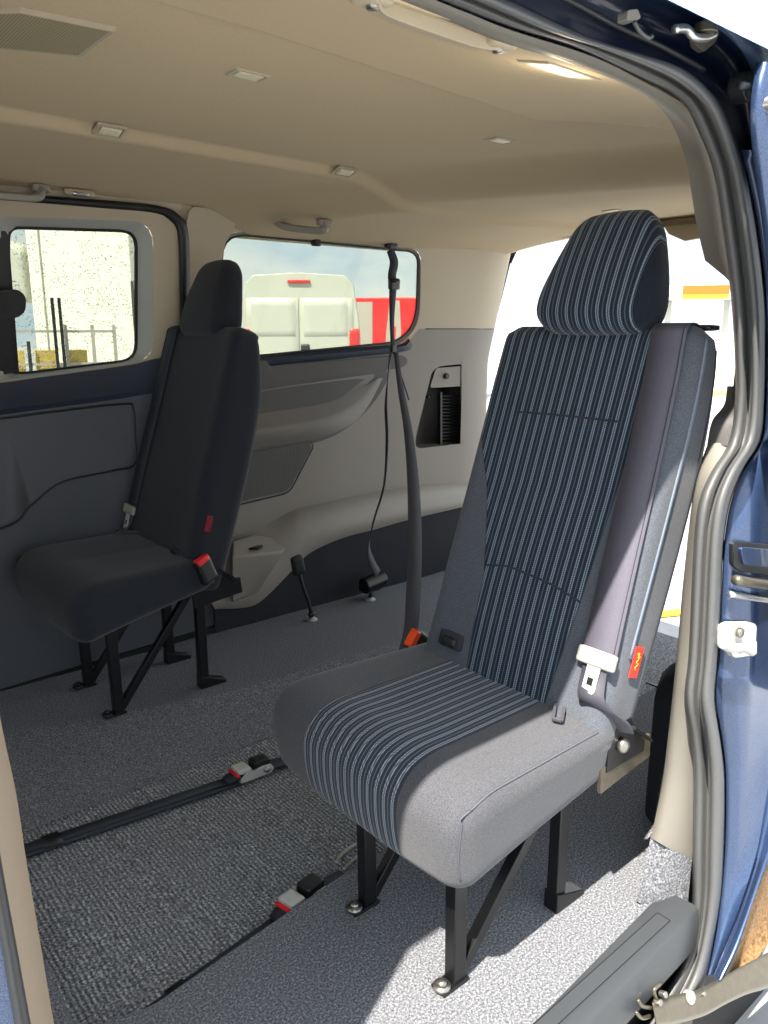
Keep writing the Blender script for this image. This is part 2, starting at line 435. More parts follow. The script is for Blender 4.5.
# slope from far platform into the well and lip at the near side
loft(bm, [[(x, y, 0) for x, y in RF], [(x, y, wz(x)) for x, y in RB]], 60, smooth=0)
loft(bm, [[(x, y, 0) for x, y in NB], [(x, y+.01, -.16) for x, y in NB]], 60, smooth=0)
loft(bm, [[(-1.3, 1.12, 0), (.30, 1.16, 0)], [(-1.3, 1.9, .0), (.33, 1.9, 0)]], 20, smooth=0)
loft(bm, [[(.30, 1.16, 0), (.33, 1.9, 0)], [(.302, 1.16, -.16), (.332, 1.9, -.16)]], 20, smooth=0)
bmesh.ops.remove_doubles(bm, verts=bm.verts, dist=.0005)
struct(obj('floor', bm, 'carpet', smooth=False))
bm = bmesh.new()
loft(bm, [[(x, 1.10, wz(x)) for x in (.29, 1, 2, 2.93)], [(x, 1.90, wz(x)-.003) for x in (.29, 1, 2, 2.93)]], 50, smooth=0)
struct(obj('floor', bm, 'carpet_rib', smooth=False))
bm = bmesh.new(); box(bm, (.8, 1.72, -.28), (4.3, 2.0, .16))
struct(obj('floor_underside', bm, 'black', smooth=False))

# ================================================================== FAR SIDE WALL
g1 = round_poly([(8, 227), (136, 231), (136, 360), (22, 374), (9, 372)], [12, 16, 16, 12, 6])
fr1 = round_poly([(-12, 216), (153, 222), (153, 360), (30, 378), (-12, 380)], [8, 22, 20, 4, 4])
g2 = round_poly([(222, 233), (418, 252), (416, 322), (398, 342), (244, 357), (222, 357)], [26, 12, 22, 14, 6, 20])
fr2 = round_poly([(218, 229), (421, 249), (420, 324), (400, 346), (244, 361), (218, 361)], [28, 13, 22, 14, 6, 20])
IN = Vector((0, 1, 0))
# upper side trim (beige), one sheet with the quarter window cut out
bm = bmesh.new()
outer = [WU(-700, 30), WU(-700, 420), WU(150, 400), WU(410, 336), WU(424, 328), WU(472, 328), WU(472, 170), WU(200, 150)]
outer = [Vector((-1.3, 0, 1.56)), Vector((-1.3, 0, 1.0)), Vector((1.52, 0, 1.0)), Vector((1.62, 0, 1.03)), Vector((2.36, 0, 1.09)), Vector((2.42, 0, 1.155)), Vector((2.74, 0, 1.155)), Vector((2.74, 0, 1.58)), Vector((1, 0, 1.58))]
def yU(z): return WY-.25*(z-1.0)
outer = [Vector((p.x, yU(p.z), p.z)) for p in outer]
h1 = [WU(x, y) for x, y in round_poly([(-60, 216), (153, 222), (153, 360), (30, 376), (-60, 382)], [8, 22, 20, 4, 4])]
fill(bm, outer, [h1, [WU(x, y) for x, y in fr2]])
struct(obj('wall_right', bm, 'trim_beige', smooth=False, solid=-.0))
# pillar swell between the windows
px_plate('trim_1', [(190, 206), (236, 212), (236, 228), (226, 240), (222, 258), (222, 330), (188, 330), (188, 250), (186, 226)], WU, .018, .02, 'trim_beige', r=8, bevel=.008)['kind'] = 'structure'
# lower wall sheet with the niche cut out
niche = round_poly([(433, 367), (461, 364), (467, 368), (467, 443), (415, 449), (416, 436)], [10, 4, 4, 8, 8, 6])
bm = bmesh.new()
outer = [Vector((x, WY, z)) for x, z in [(-1.3, 0), (-1.3, 1.0), (2.74, 1.0), (2.74, 0)]]
fill(bm, outer, [[WL(x, y) for x, y in niche]])
struct(obj('wall_right', bm, 'trim_grey', smooth=False))
bm = bmesh.new(); fill(bm, [Vector((x, yU(z), z)) for x, z in [(1.50, 1.0), (1.62, 1.03), (2.36, 1.09), (2.42, 1.155), (2.74, 1.155), (2.74, 1.0)]])
struct(obj('wall_right', bm, 'trim_grey', smooth=False))
# rear corner post curving away to the tail opening
def corner(z0, z1, m):
    prof = []
    for i in range(13):
        a = i/12; x = 2.735+.24*a; prof.append((x, .05*a**2.2))
    bm = bmesh.new()
    cs = []
    for x, dy in prof: cs.append([Vector((x, min(WY, yU(z))+dy, z)) for z in ((z0, 1.0, z1) if z0 < 1 else (z0, z1))])
    # return face of the post
    cs.append([c+Vector((.03, .12, 0)) for c in cs[-1]])
    loft(bm, cs, 30, smooth=0)
    return struct(obj('wall_rear', bm, m))
corner(1.155, 1.60, 'trim_beige'); corner(-.1, 1.155, 'trim_grey')
bm = bmesh.new(); tube(bm, [(x, yU(1.155)-.001+dy, 1.155) for x, dy in [(2.46, 0), (2.735, 0), (2.80, .004), (2.90, .022), (2.97, .05)]], .0022, 6)
struct(obj('trim_2', bm, 'door_dark'))
# niche lining
nc = thing('storage_niche', 'dark slotted niche recessed in the rear corner trim behind the striped seat', 'storage niche', WL(441, 449, 0))
bm = bmesh.new(); a = [WL(x, y) for x, y in niche]; b = [p+Vector((.02, .13, .0)) for p in a]
va = [bm.verts.new(p) for p in a]; vb = [bm.verts.new(p) for p in b]; n = len(va)
for i in range(n): bm.faces.new((va[i], va[(i+1) % n], vb[(i+1) % n], vb[i]))
f = bm.faces.new(vb); bmesh.ops.triangulate(bm, faces=[f])
off(obj('lining', bm, 'recess_dark', nc), nc)
bm = bmesh.new()
for i in range(15):
    y0 = 396+i*3.3; bar(bm, WL(440, y0, -.055), WL(466, y0-.6, -.055), .02, .0035)
bar(bm, WL(440, 392, -.05), WL(440, 444, -.05), .02, .012, up=(1, 0, 0))
off(obj('louvre_panel', bm, 'black', nc, smooth=False), nc)
px_plate('switch_plate', [(436, 368), (463, 366), (465, 386), (430, 388)], WL, -.004, .01, 'trim_grey', nc, r=3, bevel=.002)
bm = bmesh.new(); p = WL(446, 376, -.002); cyl(bm, p+Vector((0, .01, 0)), p-Vector((0, .012, 0)), .014)
off(obj('knob', bm, 'black', nc, bevel=.003), nc)
bm = bmesh.new(); p = WL(427, 397, -.05); cyl(bm, p+Vector((0, .01, 0)), p-Vector((0, .012, 0)), .008)
off(obj('hook', bm, 'black_gloss', nc), nc)

# --- sliding door on the far side
bm = bmesh.new()
od = round_poly([(-160, 196), (-10, 199), (150, 210), (183, 217), (183, 395), (-160, 425)], [0, 0, 10, 26, 4, 0])
fill(bm, [WU(x, y, .022) for x, y in od], [[WU(x, y, .022) for x, y in fr1]])
rb = [WU(x, y, .022) for x, y in fr1]; rg = [WU(x, y, -.03) for x, y in g1]
struct(obj('door_1', bm, 'trim_beige', smooth=False))
bm = bmesh.new()
va = [bm.verts.new(p) for p in resample(rb+[rb[0]], 81)[:-1]]; vb_ = resample(rg+[rg[0]], 81)[:-1]
def ring_bridge(bm, A, B, n=90):
    """bridge two closed loops around their common centre"""
    ca = sum(A, Vector())/len(A)
    def angs(P):
        Q = resample(P+[P[0]], 400)[:-1]
        return Q
    QA, QB = angs(A), angs(B)
    cb = ca
    def pick(Q, c, th):
        return min(Q, key=lambda p: abs((math.atan2((p.z-c.z)*1.5, p.x-c.x)-th+PI) % (2*PI)-PI))
    ra, rb2 = [], []
    for i in range(n):
        th = -PI+2*PI*i/n
        ra.append(bm.verts.new(pick(QA, ca, th))); rb2.append(bm.verts.new(pick(QB, cb, th)))
    for i in range(n): bm.faces.new((ra[i], ra[(i+1) % n], rb2[(i+1) % n], rb2[i]))
bm.free(); bm = bmesh.new()
ring_bridge(bm, rb, rg); struct(obj('trim_3', bm, 'surround'))
bm = bmesh.new(); q = [WU(x, y, -.028) for x, y in g1]; tube(bm, q+[q[0]], .006, 8, smooth=0)
w1f = struct(obj('window_frame', bm, 'black'))
w1 = None
bm = bmesh.new(); plate(bm, [WU(x, y, -.034) for x, y in g1], Vector((0, .004, 0)))
w1 = struct(obj('window_1', bm, 'glass_rain', smooth=False)); w1f.parent = w1
bm = bmesh.new(); plate(bm, [WU(x, y, -.012) for x, y in g2], Vector((0, .004, 0)))
w2 = struct(obj('window_2', bm, 'glass', smooth=False))
bm = bmesh.new(); ring_bridge(bm, [WU(x, y, 0) for x, y in fr2], [WU(x, y, -.012) for x, y in g2]); f2 = obj('window_frame', bm, 'trim_grey'); f2.parent = w2
bm = bmesh.new(); q = [WU(x, y, -.010) for x, y in g2]; tube(bm, q+[q[0]], .004, 8, smooth=0); f3 = obj('window_seal', bm, 'black'); f3.parent = w2
bm = bmesh.new(); p = WU(316, 242, -.004); box(bm, p, (.035, .02, .03)); cyl(bm, p+Vector((0, -.015, .0)), p+Vector((0, .02, 0)), .014)
f4 = obj('window_catch', bm, 'black', bevel=.004); f4.parent = w2
# black door rubber seal
bm = bmesh.new()
def sp(px, o): return [WU(x, y, o) for x, y in px]
sA = [(-160, 184), (0, 193), (100, 200), (160, 206), (180, 216), (189, 238), (190, 335)]
sB = [(-160, 190), (0, 200), (100, 208), (155, 213), (171, 222), (178, 240), (180, 335)]
mid = [((a[0]+b[0])/2, (a[1]+b[1])/2) for a, b in zip(sA, sB)]
loft(bm, [sp(sA, .018), sp(mid, .04), sp(sB, .023)], 60)
struct(obj('trim_4', bm, 'black'))
# dark pillar left of the window and the black latch on it
px_plate('trim_5', [(-60, 222), (2, 226), (9, 236), (11, 350), (20, 372), (-60, 384)], WU, -.004, .02, 'black', r=3, bevel=.004)['kind'] = 'structure'
lt = thing('window_latch', 'black rounded latch on the pillar at the left edge of the rain-dotted window', 'latch', WU(10, 316, .02))
px_plate('latch_body', [(-14, 291), (18, 289), (26, 296), (26, 311), (18, 318), (-14, 320)], WU, .035, .035, 'black', lt, r=6, bevel=.006)
px_plate('latch_face', [(-12, 295), (8, 294), (8, 313), (-12, 315)], WU, .042, .008, 'black_gloss', lt, r=3, bevel=.002)
px_plate('latch_tab', [(-14, 335), (4, 340), (9, 352), (5, 366), (-14, 374)], WU, .02, .02, 'black', lt, r=6, bevel=.004)
# sill ledges
def ledge(name, A, B, C, D, *E):
    m = E[-1]; E = E[:-1]
    bm = bmesh.new(); loft(bm, [A, B, C, D]+list(E), 40); return struct(obj(name, bm, m, sharp=50))
ledge('trim_6', sp([(-160, 396), (0, 380), (30, 375), (125, 362), (182, 352)], -.03), sp([(-160, 400), (0, 383), (30, 379), (125, 366), (155, 359), (183, 354)], .026), sp([(-160, 412), (0, 394), (30, 390), (125, 378), (183, 366)], .045),
      [WL(x, y, .068) for x, y in [(-160, 430), (0, 410), (60, 402), (125, 393), (184, 383)]], [WL(x, y, .058) for x, y in [(-160, 436), (0, 415), (60, 407), (125, 398), (184, 388)]], 'door_dark')
ledge('trim_7', sp([(190, 360), (250, 357), (330, 349), (398, 343), (408, 337)], -.012), sp([(190, 367), (250, 362), (330, 354), (400, 347), (410, 341)], .02),
      sp([(190, 374), (250, 366), (330, 358), (402, 350), (412, 344)], .012), sp([(190, 376), (250, 368), (330, 360), (404, 352), (413, 345)], -.002), 'door_dark')
# lower door panel
px_plate('door_panel', [(-160, 434), (0, 414), (125, 396), (183, 386), (205, 386), (215, 626), (100, 660), (0, 692), (-160, 742)], WL, .058, .05, 'door_grey', None, bevel=.004)
bpy.data.objects['door_panel'].parent = bpy.data.objects['door_1']
def door_part(name, *a, **kw):
    o = px_plate(name, *a, **kw); o.parent = bpy.data.objects['door_1']; return o
door_part('pocket_panel', [(-160, 440), (0, 418), (125, 404), (134, 408), (134, 464), (110, 470), (60, 482), (30, 505), (0, 528), (-160, 560)], WL, .066, .01, 'door_grey', r=7, bevel=.004)
bm = bmesh.new(); tube(bm, [WL(x, y, .066) for x, y in [(-160, 441), (0, 419), (60, 411), (124, 404), (134, 409), (136, 436), (135, 464), (112, 471), (62, 482), (30, 506), (0, 529), (-160, 562)]], .0035, 8)
o = obj('panel_groove', bm, 'black'); o.parent = bpy.data.objects['door_1']
bm = bmesh.new(); bar(bm, WL(-160, 741, .065), WL(218, 627, .065), .02, .018)
o = obj('scuff_strip', bm, 'black', smooth=False); o.parent = bpy.data.objects['door_1']

# --- quarter panel details
def WM(x, y, off=0.0):
    a, b = WL(x, y, off), WU(x, y, off)
    return a if a.y < b.y else b
def qp(name, pts, o, d, m, r=5, bevel=.004): return struct(px_plate(name, pts, WM, o, d, m, r=r, bevel=bevel))
qp('trim_8', [(200, 378), (258, 367), (404, 355), (409, 362), (402, 368), (200, 392)], .012, .02, 'recess_dark')
# armrest-like scoop
qp('trim_9', [(200, 394), (385, 366), (389, 378), (374, 404), (350, 427), (325, 441), (200, 466)], .008, .02, 'recess_dark', [0, 4, 6, 20, 20, 20, 0])
def wo(L): return [WM(x, y, o) for x, y, o in L]
bm = bmesh.new()
loft(bm, [wo([(200, 404, .010), (262, 390, .010), (330, 380, .010), (374, 374, .010)]),
          wo([(200, 410, .000), (262, 397, .000), (330, 387, .002), (374, 377, .010)]),
          wo([(200, 424, .004), (262, 412, .004), (326, 402, .006), (366, 386, .012)]),
          wo([(200, 436, .040), (262, 427, .044), (322, 417, .040), (356, 401, .024), (378, 378, .012)]),
          wo([(200, 443, .046), (262, 434, .050), (322, 424, .046), (357, 408, .028), (380, 378, .012)]),
          wo([(200, 458, .006), (262, 448, .006), (322, 438, .006), (360, 418, .006), (384, 378, .006)])], 40)
struct(obj('trim_10', bm, 'scoop_grey'))
qp('trim_12', [(243, 362), (266, 360), (275, 374), (262, 378), (243, 380)], .022, .02, 'recess_dark', 4)
qs = struct(qp('speaker_panel', [(225, 459), (308, 443), (312, 447), (290, 488), (284, 492), (225, 505)], .007, .012, 'speaker_door', 4, .002))
bm = bmesh.new(); q = [WL(x, y, .006) for x, y in round_poly([(225, 457), (310, 441), (314, 446), (291, 490), (285, 494), (225, 508)], 4)]; tube(bm, q+[q[0]], .0028, 6, smooth=0)
o = obj('speaker_rim', bm, 'black'); o.parent = qs
# wheel-arch ledge
T = [(200, 548), (242, 534), (268, 520), (296, 507), (311, 505), (340, 498), (366, 493), (410, 486), (446, 483), (475, 484)]
M1 = [(205, 590), (236, 578), (258, 560), (275, 540), (296, 520), (315, 513), (345, 506), (372, 500), (412, 493), (475, 488)]
Mm = [(210, 600), (240, 592), (260, 580), (282, 556), (302, 534), (332, 523), (366, 515), (412, 505), (475, 495)]
B = [(215, 609), (242, 608), (260, 602), (286, 577), (307, 555), (340, 539), (373, 530), (412, 519), (480, 503)]
FL_ = [(215, 634), (256, 633), (286, 624), (329, 609), (373, 598), (439, 572), (500, 556)]
bm = bmesh.new()
loft(bm, [[WL(x, y, -.01) for x, y in T], [WL(x, y, .055) for x, y in M1], [WL(x, y, .085) for x, y in Mm], [WL(x, y, .092) for x, y in B], [WL(x, y, .075) for x, y in B]], 60)
struct(obj('trim_13', bm, 'trim_grey_light'))
bm = bmesh.new()
loft(bm, [[WL(x, y, .082) for x, y in B], [WL(x, y, .072) for x, y in FL_]], 60)
struct(obj('trim_14', bm, 'kick'))
# cup holder
ch = thing('cup_holder', 'grey moulded cup holder on the wheel arch beside the dark seat', 'cup holder', WL(262, 590, .09))
bm = bmesh.new()
tp = [WL(x, y, o) for x, y, o in [(232, 541, .05), (255, 533, .03), (291, 541, .05), (283, 552, .10), (232, 557, .13)]]
bt = [WL(x, y, o) for x, y, o in [(232, 600, .05), (255, 598, .03), (268, 584, .05), (256, 594, .10), (232, 603, .11)]]
va = [bm.verts.new(p) for p in tp]; vb2 = [bm.verts.new(p) for p in bt]
for i in range(5): bm.faces.new((va[i], va[(i+1) % 5], vb2[(i+1) % 5], vb2[i]))
bm.faces.new(va); bm.faces.new(vb2[::-1])
off(obj('holder_body', bm, 'trim_grey', ch, bevel=.008), ch)
bm = bmesh.new(); p = WL(254, 547, .08); cyl(bm, p+Vector((0, 0, -.002)), p+Vector((0, 0, .003)), .036, 28)
off(obj('cup_well', bm, 'black', ch), ch)

# ================================================================== CEILING
def cz(x, y):
    z = 1.595
    # falls to both sides
    if y > 2.05: z -= .040*((y-2.05)/.5)**2
    if y < 1.2: z -= .10*((1.2-y)/.5)**1.7
    # raised border around the recessed centre panel
    def sm(a, b, t): t = max(0, min(1, (t-a)/(b-a))); return t*t*(3-2*t)
    edge = (1-sm(1.90, 1.94, y-.05*x))*sm(0, .04, y-(1.13+.10*max(0, min(x, 1.45)-.7)) + .9*max(0, x-1.45))
    z += .024*edge
    # cross dip ahead of the tail header
    z -= .070*sm(1.84, 2.12, x+.5*(y-1.41)) - .018*sm(2.2, 2.7, x)
    return z
bm = bmesh.new(); nx_, ny_ = 230, 190; V = []
for i in range(nx_+1):
    x = -1.3+(2.93+1.3)*i/nx_
    V.append([bm.verts.new((x, .745+(2.62-.745)*j/ny_, cz(x, .745+(2.62-.745)*j/ny_))) for j in range(ny_+1)])
for i in range(nx_):
    for j in range(ny_): bm.faces.new((V[i][j], V[i+1][j], V[i+1][j+1], V[i][j+1]))
struct(obj('ceiling', bm, 'headliner', solid=.012))
# roof skin above
bm = bmesh.new(); loft(bm, [[(-1.3, .60, 1.545), (2.95, .60, 1.545)], [(-1.3, .66, 1.62), (2.95, .66, 1.62)], [(-1.3, .9, 1.67), (2.95, .9, 1.67)], [(-1.3, 2.5, 1.67), (2.95, 2.5, 1.67)], [(-1.3, 2.68, 1.60), (2.95, 2.68, 1.60)], [(-1.3, 2.72, 1.5), (2.95, 2.72, 1.5)]], 8, smooth=0)
struct(obj('roof', bm, 'paint_wet_sunlit', solid=.0))
# tail header trim
bm = bmesh.new(); loft(bm, [[(2.86, .8, 1.50), (2.86, 1.6, 1.535), (2.86, 2.7, 1.535)], [(2.93, .8, 1.525), (2.93, 1.6, 1.56), (2.93, 2.72, 1.57)], [(2.96, .8, 1.66), (2.96, 1.6, 1.66), (2.96, 2.7, 1.66)]], 20)
struct(obj('wall_rear', bm, 'headliner'))

def wall_fix_points(): pass
# ceiling lamps
def rot_frame(c, sx, sy): pass
def ceil_item(px, py):
    # iterate to the headliner surface
    z = 1.56
    for _ in range(12):
        p = onz(px, py, z); z = .5*z+.5*cz(p.x, p.y)
    return onz(px, py, z)
def lamp(px, py, sx, sy, label, lit=False, yaw=0, group='small headliner lamps'):
    p = ceil_item(px, py); t = thing('ceiling_lamp', label, 'ceiling lamp', p, group)
    # slope of the headliner here
    e = .03; nrm = Vector((-(cz(p.x+e, p.y)-cz(p.x-e, p.y))/(2*e), -(cz(p.x, p.y+e)-cz(p.x, p.y-e))/(2*e), 1)).normalized()
    t.rotation_euler = nrm.to_track_quat('Z', 'Y').to_euler()
    t.rotation_euler.z += yaw
    bm = bmesh.new()
    o_ = [(-sx, -sy*.9), (-sx*.85, -sy), (sx*.85, -sy), (sx, -sy*.9), (sx, sy*.9), (sx*.85, sy), (-sx*.85, sy), (-sx, sy*.9)]
    def ringv(k, z): return [bm.verts.new((a*k, b*k if k > .9 else b*(k-.06), z)) for a, b in o_]
    R_ = [ringv(1.08, .003), ringv(1.0, -.0035), ringv(.84, -.0035), ringv(.80, .003)]
    for a, b in zip(R_, R_[1:]):
        for i in range(8): bm.faces.new((a[i], a[(i+1) % 8], b[(i+1) % 8], b[i]))
    obj('frame', bm, 'trim_beige', t, bevel=.001)
    bm = bmesh.new(); rounded(bm, sx*.74, sy*.62, .003, .002, 6, lambda q: q+Vector((0, 0, -.001)))
    obj('lens', bm, 'lens_lit' if lit else 'lens', t)
    return t
lamp(248, 75, .036, .024, 'small rectangular ceiling lamp, nearer one left of centre, between speaker grille and big lit lamp')
lamp(110, 131, .034, .022, 'small rectangular ceiling lamp farthest left, above the rain-dotted window')
lamp(345, 172, .034, .022, 'small rectangular ceiling lamp above the grab handle of the far wall window')
lamp(500, 140, .036, .024, 'small ceiling lamp with a bright yellow glint above the striped headrest')
lamp(612, 210, .03, .02, 'small ceiling lamp near the tail opening, just above the striped headrest', group='small headliner lamps')
lamp(560, 69, .062, .034, 'larger glowing rectangular lamp in the headliner by the door opening', lit=True, group='large headliner lamps')
# speaker / vent grille
sp_c = ceil_item(48, 28); t = thing('ceiling_grille', 'beige perforated rectangular grille in the headliner at top left', 'grille', sp_c)
t.rotation_euler.z = math.radians(2)
gp = [Vector(p) for p in (ceil_item(-60, 12), ceil_item(20, 8), ceil_item(112, 27), ceil_item(80, 52), ceil_item(-60, 38))]
t.rotation_euler.z = 0
def gout(k, dz, r=.0): 
    c = sum(gp, Vector())/len(gp); return [c+(p-c)*k+Vector((0, 0, dz))-sp_c for p in gp]
bm = bmesh.new(); a = [bm.verts.new(p) for p in gout(1.06, .002)]; b = [bm.verts.new(p) for p in gout(1.03, -.008)]; c_ = [bm.verts.new(p) for p in gout(.95, -.006)]
for R1, R2 in ((a, b), (b, c_)):
    for i in range(5): bm.faces.new((R1[i], R1[(i+1) % 5], R2[(i+1) % 5], R2[i]))
obj('frame', bm, 'trim_beige', t, bevel=.002)
bm = bmesh.new(); plate(bm, gout(.96, -.0065), Vector((0, 0, .008))); obj('grille_mesh', bm, 'speaker', t, smooth=False)
# grab handles
def handle(a, b, sag, label, m='trim_beige', th=.018):
    a = Vector(a); b = Vector(b); t = thing('grab_handle', label, 'grab handle', (a+b)/2, 'grab handles')
    d = (b-a); c = (a+b)/2; dn = d.normalized()
    bm = bmesh.new(); P = [a-c, a+d*.12-c+sag, a+d*.5-c+sag*1.15, b-d*.12-c+sag, b-c]
    ribbon(bm, P, Vector((0, 0, 1)).cross(dn)+Vector((0, 0, .25)), [.03, .026, .024, .026, .03], th, 6)
    obj('grip', bm, m, t, bevel=.005)
    for s_, p in (('end_cap', a), ('end_cap', b)):
        bm = bmesh.new(); rounded(bm, .024, .018, .012, .008, 6, lambda q, p=p: q+p-c); obj('end_cap', bm, m, t)
        bm = bmesh.new(); cyl(bm, p-c+sag*.3+Vector((0, -.004, -.006)), p-c+sag*.3+Vector((0, -.004, -.014)), .007); obj('screw', bm, 'bolt', t)
    return t
pa, pb = WU(272, 214, .012), WU(324, 219, .012)
handle(ceil_item(273, 214)-Vector((0, 0, .012)), ceil_item(324, 219)-Vector((0, 0, .012)), Vector((0, -.035, -.030)), 'beige grab handle above the far window with the white van outside', 'trim_grey_light', .02)
handle(ceil_item(-22, 178)-Vector((0, 0, .012)), ceil_item(40, 184)-Vector((0, 0, .012)), Vector((0, -.035, -.030)), 'beige grab handle at the far left edge above the sliding door window', 'trim_grey_light', .02)
handle(onN(372, -6, .10), onN(498, 40, .10), Vector((0, .012, -.004)), 'long beige grab handle under the roof edge over the near door opening', 'trim_beige')
# courtesy lamp at far door
p = WU(80, 194, .05); t = thing('courtesy_lamp', 'tiny glinting courtesy lamp on the roof edge over the rain-dotted window', 'lamp', p)
bm = bmesh.new(); rounded(bm, .026, .010, .006, .005, 6); obj('lens', bm, 'steel', t)
bm = bmesh.new(); rounded(bm, .045, .010, .009, .005, 6, lambda q: q+Vector((0, .006, .004))); obj('frame', bm, 'trim_beige', t)

# ================================================================== NEAR SIDE: door opening
def nyz(z): return .62+.045*max(0, min(1, z/1.4))
Sout = [(330, -62), (430, -26), (509, 0), (584, 35), (634, 52), (679, 66), (704, 84), (722, 105), (734, 129), (745, 166), (752, 200), (760, 250), (765, 300), (766, 345), (765, 400), (761, 440), (744, 468), (731, 500), (724, 540), (721, 600), (718, 660), (715, 700), (721, 740), (725, 780), (724, 850), (721, 900), (712, 950), (704, 985), (680, 1024), (660, 1050)]
Sin = [(300, -50), (380, -26), (440, 0), (510, 27), (574, 47), (640, 78), (669, 92), (685, 105), (699, 133), (712, 166), (718, 200), (725, 250), (731, 300), (734, 345), (735, 400), (728, 444), (712, 470), (699, 500), (694, 540), (691, 600), (688, 660), (684, 700), (690, 740), (693, 780), (692, 850), (692, 900), (686, 950), (668, 985), (645, 1024), (625, 1050)]
def lerp2(a, b, t): return (a[0]+(b[0]-a[0])*t, a[1]+(b[1]-a[1])*t)
def seal_curve(t, o): return [onN(*lerp2(a, b, t), o) for a, b in zip(Sin, Sout)]
bm = bmesh.new()
loft(bm, [seal_curve(t, o) for t, o in [(0, .06), (.08, .035), (.2, .022), (.34, .02), (.42, .03), (.48, .028), (.56, -.006), (.68, -.018), (.82, -.014), (.92, .0), (1, .03)]], 120, smooth=4)
struct(obj('trim_15', bm, 'rubber'))
# beige inner trim running round the top of the opening and down to the pillar
Tin = [(260, -60), (340, -24), (384, -4), (440, 18), (500, 42), (560, 60), (600, 74), (640, 92), (665, 109), (683, 125), (697, 148), (706, 176), (710, 199), (716, 240), (724, 276)]
Tout = [(300, -48), (380, -24), (440, 2), (470, 14), (510, 30), (574, 50), (610, 64), (640, 80), (669, 95), (685, 107), (700, 136), (712, 168), (719, 200), (726, 245), (730, 282)]
bm = bmesh.new(); tm = [lerp2(a, b, .5) for a, b in zip(Tin, Tout)]
loft(bm, [[onN(x, y, .05) for x, y in Tout], [onN(x, y, .055) for x, y in tm], [onN(x, y, .085) for x, y in Tin], [onN(x, y, .085)+Vector((0, .04, .03)) for x, y in Tin]], 80)
struct(obj('trim_16', bm, 'pillar_light'))
# C pillar inner panel
CL = [(708, 443), (699, 468), (693, 495), (688, 534), (682, 593), (677, 651), (672, 700), (667, 745), (662, 785), (651, 838)]
CR = [(736, 443), (714, 470), (701, 500), (696, 540), (693, 600), (690, 660), (688, 700), (693, 745), (696, 785), (692, 862)]
bm = bmesh.new()
loft(bm, [[onN(x, y, .055) for x, y in CR], [onN(*lerp2(a, b, .3), .075) for a, b in zip(CL, CR)], [onN(x, y, .10) for x, y in CL], [onN(x, y, .10)+Vector((.03, .01, 0)) for x, y in CL]], 50)
struct(obj('trim_17', bm, 'pillar_light'))
KL = [(651, 836), (648, 850), (644, 868), (636, 900)]; KR = [(692, 860), (690, 880), (688, 905), (688, 945)]
bm = bmesh.new(); loft(bm, [[onN(x, y, .052) for x, y in KR], [onN(*lerp2(a, b, .4), .074) for a, b in zip(KL, KR)], [onN(x, y, .102) for x, y in KL]], 20)
struct(obj('trim_18', bm, 'carpet'))
# upper corner of the pillar
UL = [(727, 386), (724, 405), (712, 421), (707, 445)]; UR = [(740, 386), (740, 405), (738, 425), (734, 446)]
bm = bmesh.new(); loft(bm, [[onN(x, y, .05) for x, y in UR], [onN(*lerp2(a, b, .5), .07) for a, b in zip(UL, UR)], [onN(x, y, .098) for x, y in UL]], 20)
struct(obj('trim_19', bm, 'recess_dark'))
# near-side wall behind the opening (inside of the load bay), with its wheel-arch box
bm = bmesh.new()
loft(bm, [[(1.46, .74, 0), (1.50, .74, .8), (1.47, .72, 1.1), (1.42, .72, 1.50)], [(2.93, .74, 0), (2.93, .74, .8), (2.93, .74, 1.1), (2.93, .76, 1.52)]], 12, smooth=0)
struct(obj('wall_left', bm, 'trim_grey'))
bm = bmesh.new(); rounded(bm, .42, .11, .24, .09, 10, lambda q: q+Vector((1.965, .80, .16-.0)) if True else q)
struct(obj('trim_20', bm, 'kick'))
# B pillar at the left edge and wall forward of it
BR = [(-8, 600), (-4, 660), (0, 716), (16, 792), (25, 852), (41, 947), (54, 1024), (66, 1090)]
BL = [(-30, 600), (-26, 660), (-20, 716), (-8, 792), (0, 852), (17, 947), (31, 1024), (44, 1090)]
BF = [(-52, 600), (-48, 660), (-42, 716), (-28, 792), (-16, 852), (1, 947), (14, 1024), (26, 1090)]
BO = [(-160, 600), (-150, 660), (-140, 716), (-120, 792), (-100, 852), (-60, 947), (-40, 1024), (-20, 1090)]
def up_ext(c, o):   # continue the pillar upwards, straight, beyond the frame
    P = [onN(x, y, o) for x, y in c]; d = (P[0]-P[3]); d = d/abs(d.z); return [P[0]+Vector((-.02, .02, .52)), P[0]+Vector((0, .012, .3))]+P
bm = bmesh.new(); loft(bm, [[p+Vector((-.0, .05, 0)) for p in up_ext(BR, .07)], up_ext(BR, .05), up_ext(BL, .035)], 50); struct(obj('trim_21', bm, 'pillar_tan'))
bm = bmesh.new(); loft(bm, [up_ext(BL, .035), up_ext([lerp2(a, b, .5) for a, b in zip(BL, BF)], .0), up_ext(BF, .02)], 50); struct(obj('trim_22', bm, 'rubber_dark'))
bm = bmesh.new(); loft(bm, [up_ext(BF, .02), up_ext(BO, .02)], 50); struct(obj('trim_23', bm, 'paint'))
bm = bmesh.new(); loft(bm, [[(.03, .64, -.4), (.03, .64, 1.52)], [(-1.3, .62, -.4), (-1.3, .62, 1.52)]], 6, smooth=0); struct(obj('wall_left', bm, 'paint'))
bm = bmesh.new(); box(bm, (-1.3, 1.66, .45), (.04, 2.1, 1.0)); struct(obj('wall_front', bm, 'door_grey', smooth=False))

# body side around the opening
J = Sout
def jc(dx, o, s0, s1):
    pts = J[s0:s1]; return [onN(x+dx, y, o) for x, y in pts]
